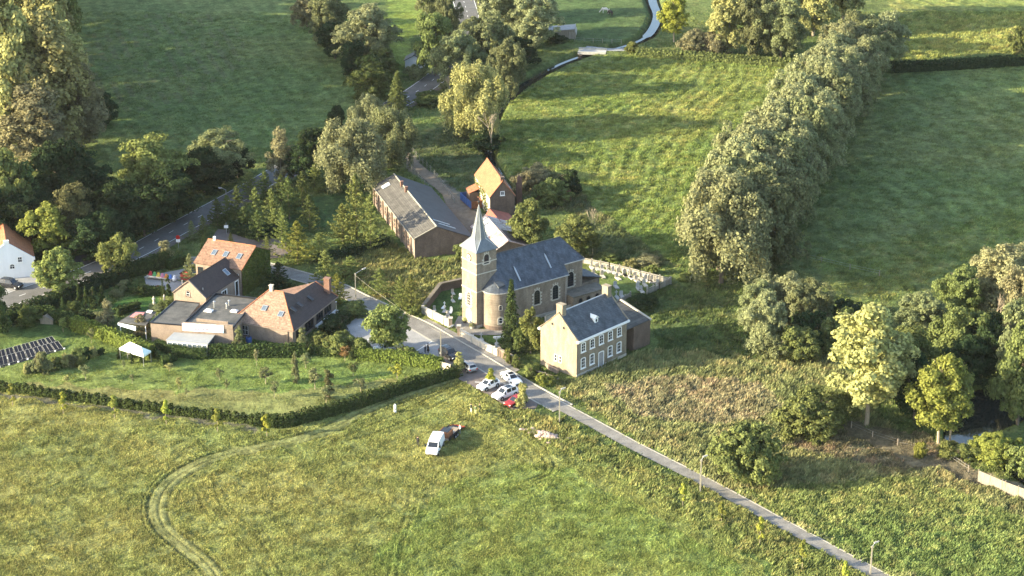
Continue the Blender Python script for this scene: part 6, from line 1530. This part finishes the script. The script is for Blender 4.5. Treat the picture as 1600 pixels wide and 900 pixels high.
# copse by the main road and weeping willows
for a in (('birch','slender pale birch left of the weeping willows','birch','tan',440,285,196,42),
 ('broad_tree','dark bush like tree right of the slender birch','broad','dark',470,288,222,56),
 ('broad_tree','small dark tree on the pasture edge above the weeping willows','broad','dark',526,212,162,28),
 ('broad_tree','low dark tree at the pasture corner left of the weeping willows','broad','dark',490,245,196,50),
 ('weeping_willow','largest weeping willow with pale hanging foliage above the barn','weep','willow',548,302,176,112),
 ('weeping_willow','weeping willow right of the largest one, over the farm track','weep','sage',608,262,160,84),
 ('weeping_willow','weeping willow behind the other two, at the pasture edge','weep','willow',576,225,142,58),
 ('spruce','dark olive spruce left of the road bridge','spruce','olive',622,172,106,46),
 ('broad_tree','dark round tree with bright yellow green cap','broad','green',580,160,92,66),
 ('broad_tree','dark reddish tree behind the yellow green capped tree','broad','dark',578,130,82,44),
 ('broad_tree','big pale crowned tree left of the bright pasture strip','willow','willow',573,108,0,88),
 ('broad_tree','olive tree left of the big pale crowned tree','willow','sage',512,72,-22,64),
 ('broad_tree','brown dark tree at the head of the left pasture','broad','tan',480,42,-18,46),
 ('broad_tree','shaded dark tree below the olive tree on the pasture edge','broad','dark',524,92,30,58),
 ('broad_tree','second shaded dark tree on the pasture edge under the pale crown','broad','dark',552,122,60,44),
 ('broad_tree','low dark tree closing the row above the spruce','broad','olive',600,122,70,46),
 ('broad_tree','dark rounded tree beside the dark roofed shed','broad','olive',680,118,14,56),
 ('broad_tree','pale topped tree left of the road at the top edge','willow','sage',676,42,-50,50),
 ('broad_tree','slim grey green tree directly left of the road curve','willow','sage',702,62,-26,38),
 ('bush','low shrub in front of the dark roofed shed','bush','sage',648,122,98,34),
 ('broad_tree','tall grey willow standing over the main road right of the shed','willow','sage',712,140,42,76),
 ('broad_tree','olive round tree behind the grey willow','willow','sage',757,112,10,82),
 ('broad_tree','dark slender willow right of the yellow willow','willow','sage',792,152,56,54),
 ('broad_tree','large yellow tinted willow in the middle of the copse','weep','gold',738,216,90,94),
 ('broad_tree','pale willow at the top edge right of the road','willow','willow',792,64,-40,84),
 ('broad_tree','pale willow touching the left end of the field shelter','willow','willow',832,76,-22,76),
 ('broad_tree','willow cut by the top edge beside the brown footpath','willow','sage',770,30,-70,56),
 ('broad_tree','dark tree under the pale willows by the ditch','broad','dark',810,104,52,60),
 ('bush','dark bush on the road bank below the grey willow','bush','green',680,160,138,58),
 ('bush','dark shrub at the bend of the stream','bush','dark',756,232,202,60),
 ('bush','low green shrub beside the concrete bridge','bush','bright',988,82,62,26),
 ('bush','dark green bush beside the far shed','bush','dark',868,66,50,34)):
    T(*a,cat='shrub' if a[0]=='bush' else 'tree')
T('dead_tree','bare pale dead tree leaning over the stream','bare','tan',768,238,158,44)
T('dead_tree','small bare tree between the grey willow and the road','bare','tan',704,150,112,26)
# trees along the top right
for a in (('poplar','bright yellow round tree at the top beside the stream','tall','yellow',1053,66,-12,42),
 ('bush','tan bush right of the bright yellow tree','bush','tan',1082,82,42,46),('bush','second tan bush further right along the track','bush','tan',1112,84,46,42),
 ('poplar','golden poplar right of the tan bushes','poplar','gold',1138,82,-40,56),('broad_tree','grey green tree right of the golden poplar','willow','sage',1178,86,-20,58),
 ('broad_tree','dark grey tree left of the far end of the willow row','willow','sage',1220,90,-20,72),('poplar','golden poplar cut by the top edge over the grey trees','poplar','gold',1205,50,-90,60),
 ('poplar','golden poplar at the top edge close to the willow row','poplar','gold',1270,56,-90,66),('poplar','yellow poplar behind the far tip of the willow row','poplar','gold',1318,30,-100,66),
 ('poplar','poplar at the top edge behind the grey tree','poplar','gold',1170,40,-90,50),('bush','dark bush at the right edge beside the crop','bush','olive',1594,84,38,36)):
    T(*a,cat='shrub' if a[0]=='bush' else 'tree')
# long willow row
n=17
for i in range(n):
    f=i/(n-1); bx=1150+(1352-1150)*f**.95; by=425+(112-425)*f**.93; Hh=21.5-6.5*f; w=(14.5-3.2*f)
    for sd,tx in ((0,'western'),(1,'eastern')):
        x=bx+(-26 if sd==0 else 24)*(1-.25*f)+rnd.uniform(-5,5); y=by+rnd.uniform(-5,5)-sd*4
        tree('willow','%s tree from the near end on the %s side of the long silver willow row'%(ORD[i],tx),'willow',('willow','sage','willow')[(i+sd)%3],G(x,y),Hh*rnd.uniform(.84,1.02),w*rnd.uniform(.85,1.08),group='long willow row between the meadows')
T('willow','biggest willow, at the near left end of the long row, foliage down to the ground','weep','willow',1126,442,258,146)
T('willow','large dark sided willow at the near right end of the long row','willow','sage',1196,420,262,116)
T('dead_tree','bare straw coloured tree between the two nearest big willows','bare','tan',1176,330,232,40)
# right side thicket
for a in (('willow','pale willow clump standing highest in the thicket behind the dry meadow','willow','willow',1222,512,418,84),
 ('willow','yellow green willow on the left face of the thicket','willow','sage',1180,520,432,60),('willow','grey willow bulging forward on the thicket left side','willow','willow',1190,552,452,66),
 ('willow','dark back willow at the right of the pale clump','willow','sage',1262,520,428,72),('bush','olive round bush at the front of the thicket','bush','olive',1245,558,502,70),
 ('bush','small bush right of the round olive one','bush','olive',1290,545,492,54),('bush','upright bush at the right end of the thicket','broad','olive',1318,540,478,46),('bush','shaded bush behind the thicket near the pasture','bush','dark',1325,505,462,60),
 ('bush','shaded bush filling the inner thicket','bush','dark',1270,540,480,70),('bush','low bush at the foot of the willow thicket','bush','sage',1210,562,520,46),
 ('poplar','tall golden poplar with bare lower trunk left of the pond','tall','gold',1354,664,464,128),('broad_tree','olive tree behind the golden poplar','willow','olive',1412,622,500,92),
 ('broad_tree','dark tree between the golden poplar and the maple','broad','dark',1428,655,548,70),('maple','bright green maple with forked trunk at the pond bank','tall','lime',1466,694,546,84),
 ('maple','second green trunked tree leaning by the pond','tall','bright',1484,692,560,62),
 ('willow','grey feathery bush willow above the pond wood','willow','sage',1440,528,452,78),('broad_tree','golden olive tree at the left of the far right wood','willow','olive',1492,508,412,74),
 ('broad_tree','tall pale tree at the right edge wood','willow','tan',1560,494,372,110),('broad_tree','tan tree cut by the right edge','willow','tan',1612,560,390,90),
 ('broad_tree','olive tree in the middle of the pond wood','broad','olive',1492,576,470,84),('broad_tree','dark tree behind the pond','broad','dark',1540,580,490,92),
 ('broad_tree','dark tree overhanging the pond head','broad','dark',1510,600,520,86),('broad_tree','green tree at the right bank of the pond','broad','olive',1590,664,500,96),
 ('broad_tree','fresh green tree above the right bank cut by the edge','broad','sage',1600,620,458,80),('broad_tree','dark low tree left of the pond','broad','dark',1450,650,590,54),
 ('dead_tree','bare grey tree between the pond wood trees','bare','tan',1552,520,452,44),
 ('bush','large dense olive bush at the lane edge','bush','olive',1166,750,652,104),('bush','big olive bush between lane bush and golden poplar','bush','olive',1268,682,604,96),
 ('bush','smaller bush right behind the big olive bush','bush','olive',1308,660,606,56),('bush','yellow green bush at the right of the pond outlet','bush','lime',1556,722,676,80),
 ('bush','low fresh green reeds at the pond outlet','bush','bright',1480,712,684,44),('bush','low reeds right beside the trunk by the pond','bush','bright',1506,716,690,44),('bush','pale upright shrub at the left of the pond trunks','bush','lime',1438,716,688,22),
 ('bush','bush at the lower right edge below the pond','bush','olive',1600,742,694,60),('broad_tree','slender leaning tree inside the wood by the pond','birch','olive',1420,644,560,30)):
    T(*a,cat='shrub' if a[0]=='bush' else 'tree')
# trees by church, barn and presbytery
for a in (('spruce','dark pointed spruce against the church nave','spruce','conifer',799,536,432,40),('birch','pale green feathery tree right of the spruce','birch','bright',829,552,478,40),
 ('broad_tree','dark shrub tree between the spruce and the pale feathery tree','broad','green',812,550,512,26),
 ('broad_tree','rounded tree behind the church roof, left one','broad','olive',827,392,306,64),('broad_tree','broader tree behind the church roof, right one','broad','olive',903,402,330,76),('dead_tree','grey bare top rising out of the right tree behind the church','bare','sage',926,398,305,28),
 ('bush','round bush over the brick ruin','bush','olive',862,320,276,56),('bush','dark bush behind the brick ruin','bush','dark',890,300,262,36),('bush','tan scrub left of the ruined stack','bush','tan',822,296,262,44),('bush','straw coloured scrub below the meadow corner','bush','tan',838,282,252,44),
 ('bush','small yellow shrub behind the cemetery fence','bush','gold',986,418,402,22),('bush','green shrub behind the cemetery fence corner','bush','bright',1018,428,412,20),('bush','brown bramble patch behind the cemetery','bush','tan',1010,412,398,46),
 ('bush','dark bramble patch right of the cemetery','bush','dark',1000,478,456,52),('bush','yellow green shrub right of the cemetery corner','bush','bright',1070,438,424,24),('bush','nettle clump behind the cemetery','bush','olive',950,406,392,34),
 ('bush','small shrub between barn and church tower','bush','olive',722,406,378,24),
 ('round_tree','large rounded dark tree on the village square','round','olive',607,549,470,66),
 ('bush','dense shrub on the island beside the square lamp','bush','olive',556,492,468,38),('bush','dark shrub behind the island shrub','bush','dark',530,506,484,44),('bush','dark shrub by the bungalow window','bush','dark',520,520,496,40),
 ('bush','drooping shrub right of the bungalow corner','bush','olive',505,548,516,40),('bush','middle drooping shrub in front of the square','bush','olive',530,552,514,42),('bush','right drooping shrub in front of the square','bush','olive',560,556,524,36),
 ('bush','low shrub under the round tree by the hedge','bush','olive',635,558,538,32),('bush','shrub at the foot of the whitewashed churchyard wall','bush','bright',648,492,474,26)):
    T(*a,cat='shrub' if a[0]=='bush' else 'tree')
# young spiky trees of the plantation
spk=[(528,476,422,38,'lime'),(510,446,384,46,'bright'),(548,432,394,44,'bright'),(466,412,338,54,'lime'),(442,392,320,34,'bright'),(500,404,358,44,'bright'),(558,384,264,60,'bright'),(536,380,312,50,'green'),(580,392,300,44,'bright'),
 (594,460,414,36,'green'),(626,484,426,32,'bright'),(643,490,424,34,'bright'),(418,402,366,24,'bright'),(426,360,290,40,'green'),(400,352,288,40,'green'),(382,364,318,36,'conifer'),(404,378,324,38,'conifer'),(430,366,324,38,'green'),
 (452,342,270,44,'conifer'),(474,336,262,40,'conifer'),(492,300,252,36,'green'),(372,352,286,38,'conifer'),(340,352,306,34,'conifer'),(356,352,300,36,'conifer'),(392,310,262,42,'green'),(415,318,262,38,'conifer'),(440,322,268,44,'conifer'),
 (300,374,342,20,'sage'),(318,370,334,20,'green'),(320,386,362,14,'bright'),(361,384,362,14,'lime'),(406,440,398,44,'conifer'),(436,450,404,40,'dark'),(484,360,300,36,'conifer')]
for i,(x,y,ty,w,c) in enumerate(spk):
    cn={'lime':'bright lime','bright':'fresh green','green':'mid green','conifer':'dark','sage':'grey green','dark':'very dark'}[c]
    near='above the bungalow' if y>430 else ('beside the parking lot' if x<400 else ('left of the barn' if x>500 else 'in the shaded plantation'))
    k=sorted([q[0] for q in spk]).index(x)
    c={'conifer':'green','green':'bright'}.get(c,c)
    T('young_tree','%s spiky tree %s, %s of the plantation trees from the left'%(cn,near,ORD[min(k,33)]),'young',c,x,y,ty,w*1.15,group='young spiky plantation trees')
hedge('shrub_border','dark hedge strip between the plantation and the rough ground',[(500,412),(545,398),(600,382)],2.0,2.4,'dark',.3,dens=18,leaf=.34,spacing=2)
# orchard
orc=[(134,594,568,16,'sage','pale spreading'),(104,596,586,12,'gold','tiny yellowing'),(143,536,512,10,'sage','thin'),(194,578,562,6,'sage','bare stemmed'),(207,600,584,8,'sage','thin twiggy'),(280,608,588,10,'gold','yellowish'),(265,580,566,14,'gold','low spreading'),(343,594,574,12,'sage','twiggy'),(355,612,592,8,'sage','faint'),
 (401,572,545,8,'tan','bare thin'),(415,600,572,22,'sage','open crowned'),(429,622,594,12,'sage','bare'),(478,576,550,16,'sage','leafy'),(492,608,574,24,'sage','silvery round'),(539,564,540,16,'rust','russet leaved'),(552,588,565,16,'olive','olive'),(564,612,590,22,'sage','spreading grey'),(621,592,568,22,'yellow','bright yellow'),(510,632,600,20,'sage','leaning green'),(292,620,606,8,'sage','tiny')]
xs=sorted(o_[0] for o_ in orc)
for x,y,ty,w,c,d in orc: T('fruit_tree','%s young fruit tree in the orchard lawn, %s from the left'%(d,ORD[xs.index(x)]),'orchard',c,x,y,ty,w*1.1,group='young fruit trees in the orchard lawn')
T('columnar_tree','tall pale green column standing at the hedge end in the orchard lawn','column','sage',462,598,548,13)
T('columnar_tree','russet column behind the thick dark hedge','column','copper',513,622,576,17)
# shrub bed on the lawn
for i,(x,y,ty,w,c) in enumerate(((42,582,566,16,'gold'),(54,582,562,20,'sage'),(66,582,548,26,'sage'),(78,580,562,18,'gold'),(90,576,556,22,'olive'),(102,574,550,20,'gold'),(114,572,552,18,'sage'),(124,566,540,22,'olive'),(134,562,540,18,'dark'),(146,557,540,16,'gold'),(158,554,542,14,'dark'),(126,574,556,14,'olive'))):
    T('border_shrub','%s %s shrub from the left in the curved bed behind the solar panels'%(ORD[i],{'gold':'yellowish','sage':'grey green','olive':'olive','dark':'dark'}[c]),'bush',c,x,y,ty,w,cat='shrub',group='shrubs in the curved bed')
# sapling rows
sa=[(20,634,598,14),(99,646,612,13),(179,654,616,14),(260,664,624,13),(340,674,637,14),(417,682,646,14)]
for i,(x,y,ty,w) in enumerate(sa): T('sapling','%s lime green sapling from the left in front of the conifer hedge'%ORD[i],'sapling','yellow' if i%2 else 'lime',x,y,ty,w,group='saplings in front of the conifer hedge')
sb_=[(1067,790,754,12),(1127,818,781,12),(1187,852,806,12),(1253,890,842,13),(1319,922,876,12)]
for i,(x,y,ty,w) in enumerate(sb_): T('sapling','%s lime green sapling down the lane from the rubble heap'%ORD[i],'sapling','lime' if i%2 else 'yellow',x,y,ty,w,group='saplings along the lane')
T('street_tree','thin golden street tree in front of the white hatchback','cone','yellow',767,604,574,17)
T('street_tree','russet and green street tree hiding the red car','cone','gold',817,636,596,24)
T('street_tree','green gold street tree at the hedge end beside the silver hatchback','cone','gold',718,580,548,18)
for i,(x,y,ty,w,c,tx) in enumerate(((793,568,543,12,'bright','yellow green shrub overgrowing the brick pier by the lane'),(806,574,552,16,'green','ivy covered pier shrub left of the broken wall'),(828,590,566,24,'bright','bright shrub on the verge across from the saloon'),(850,602,580,26,'lime','lime shrub patch below the presbytery gable'),(838,584,566,22,'green','green weeds between wall and presbytery'),(866,600,586,22,'olive','scrub at the presbytery corner'),(797,548,534,34,'dark','dark groundcover below the spruce'))):
    T('verge_shrub',tx,'bush',c,x,y,ty,w,cat='shrub')

# ------------------------------------------------------------------ thin evening haze over the valley
hz=MB(); hz.box(-420,420,-60,1200,-3.0,CAMH+6)
ho=hz.build('haze',[]); tag(ho,'thin pale evening haze over the valley','haze',kind='stuff')
hm=bpy.data.materials.new('haze_air'); hm.use_nodes=True; hn=hm.node_tree; hn.nodes.clear()
ot=hn.nodes.new('ShaderNodeOutputMaterial'); pv=hn.nodes.new('ShaderNodeVolumePrincipled'); pv.inputs['Color'].default_value=(.92,.93,.95,1); pv.inputs['Density'].default_value=.00002; pv.inputs['Anisotropy'].default_value=.2
hn.links.new(pv.outputs[0],ot.inputs['Volume']); ho.data.materials.append(hm)
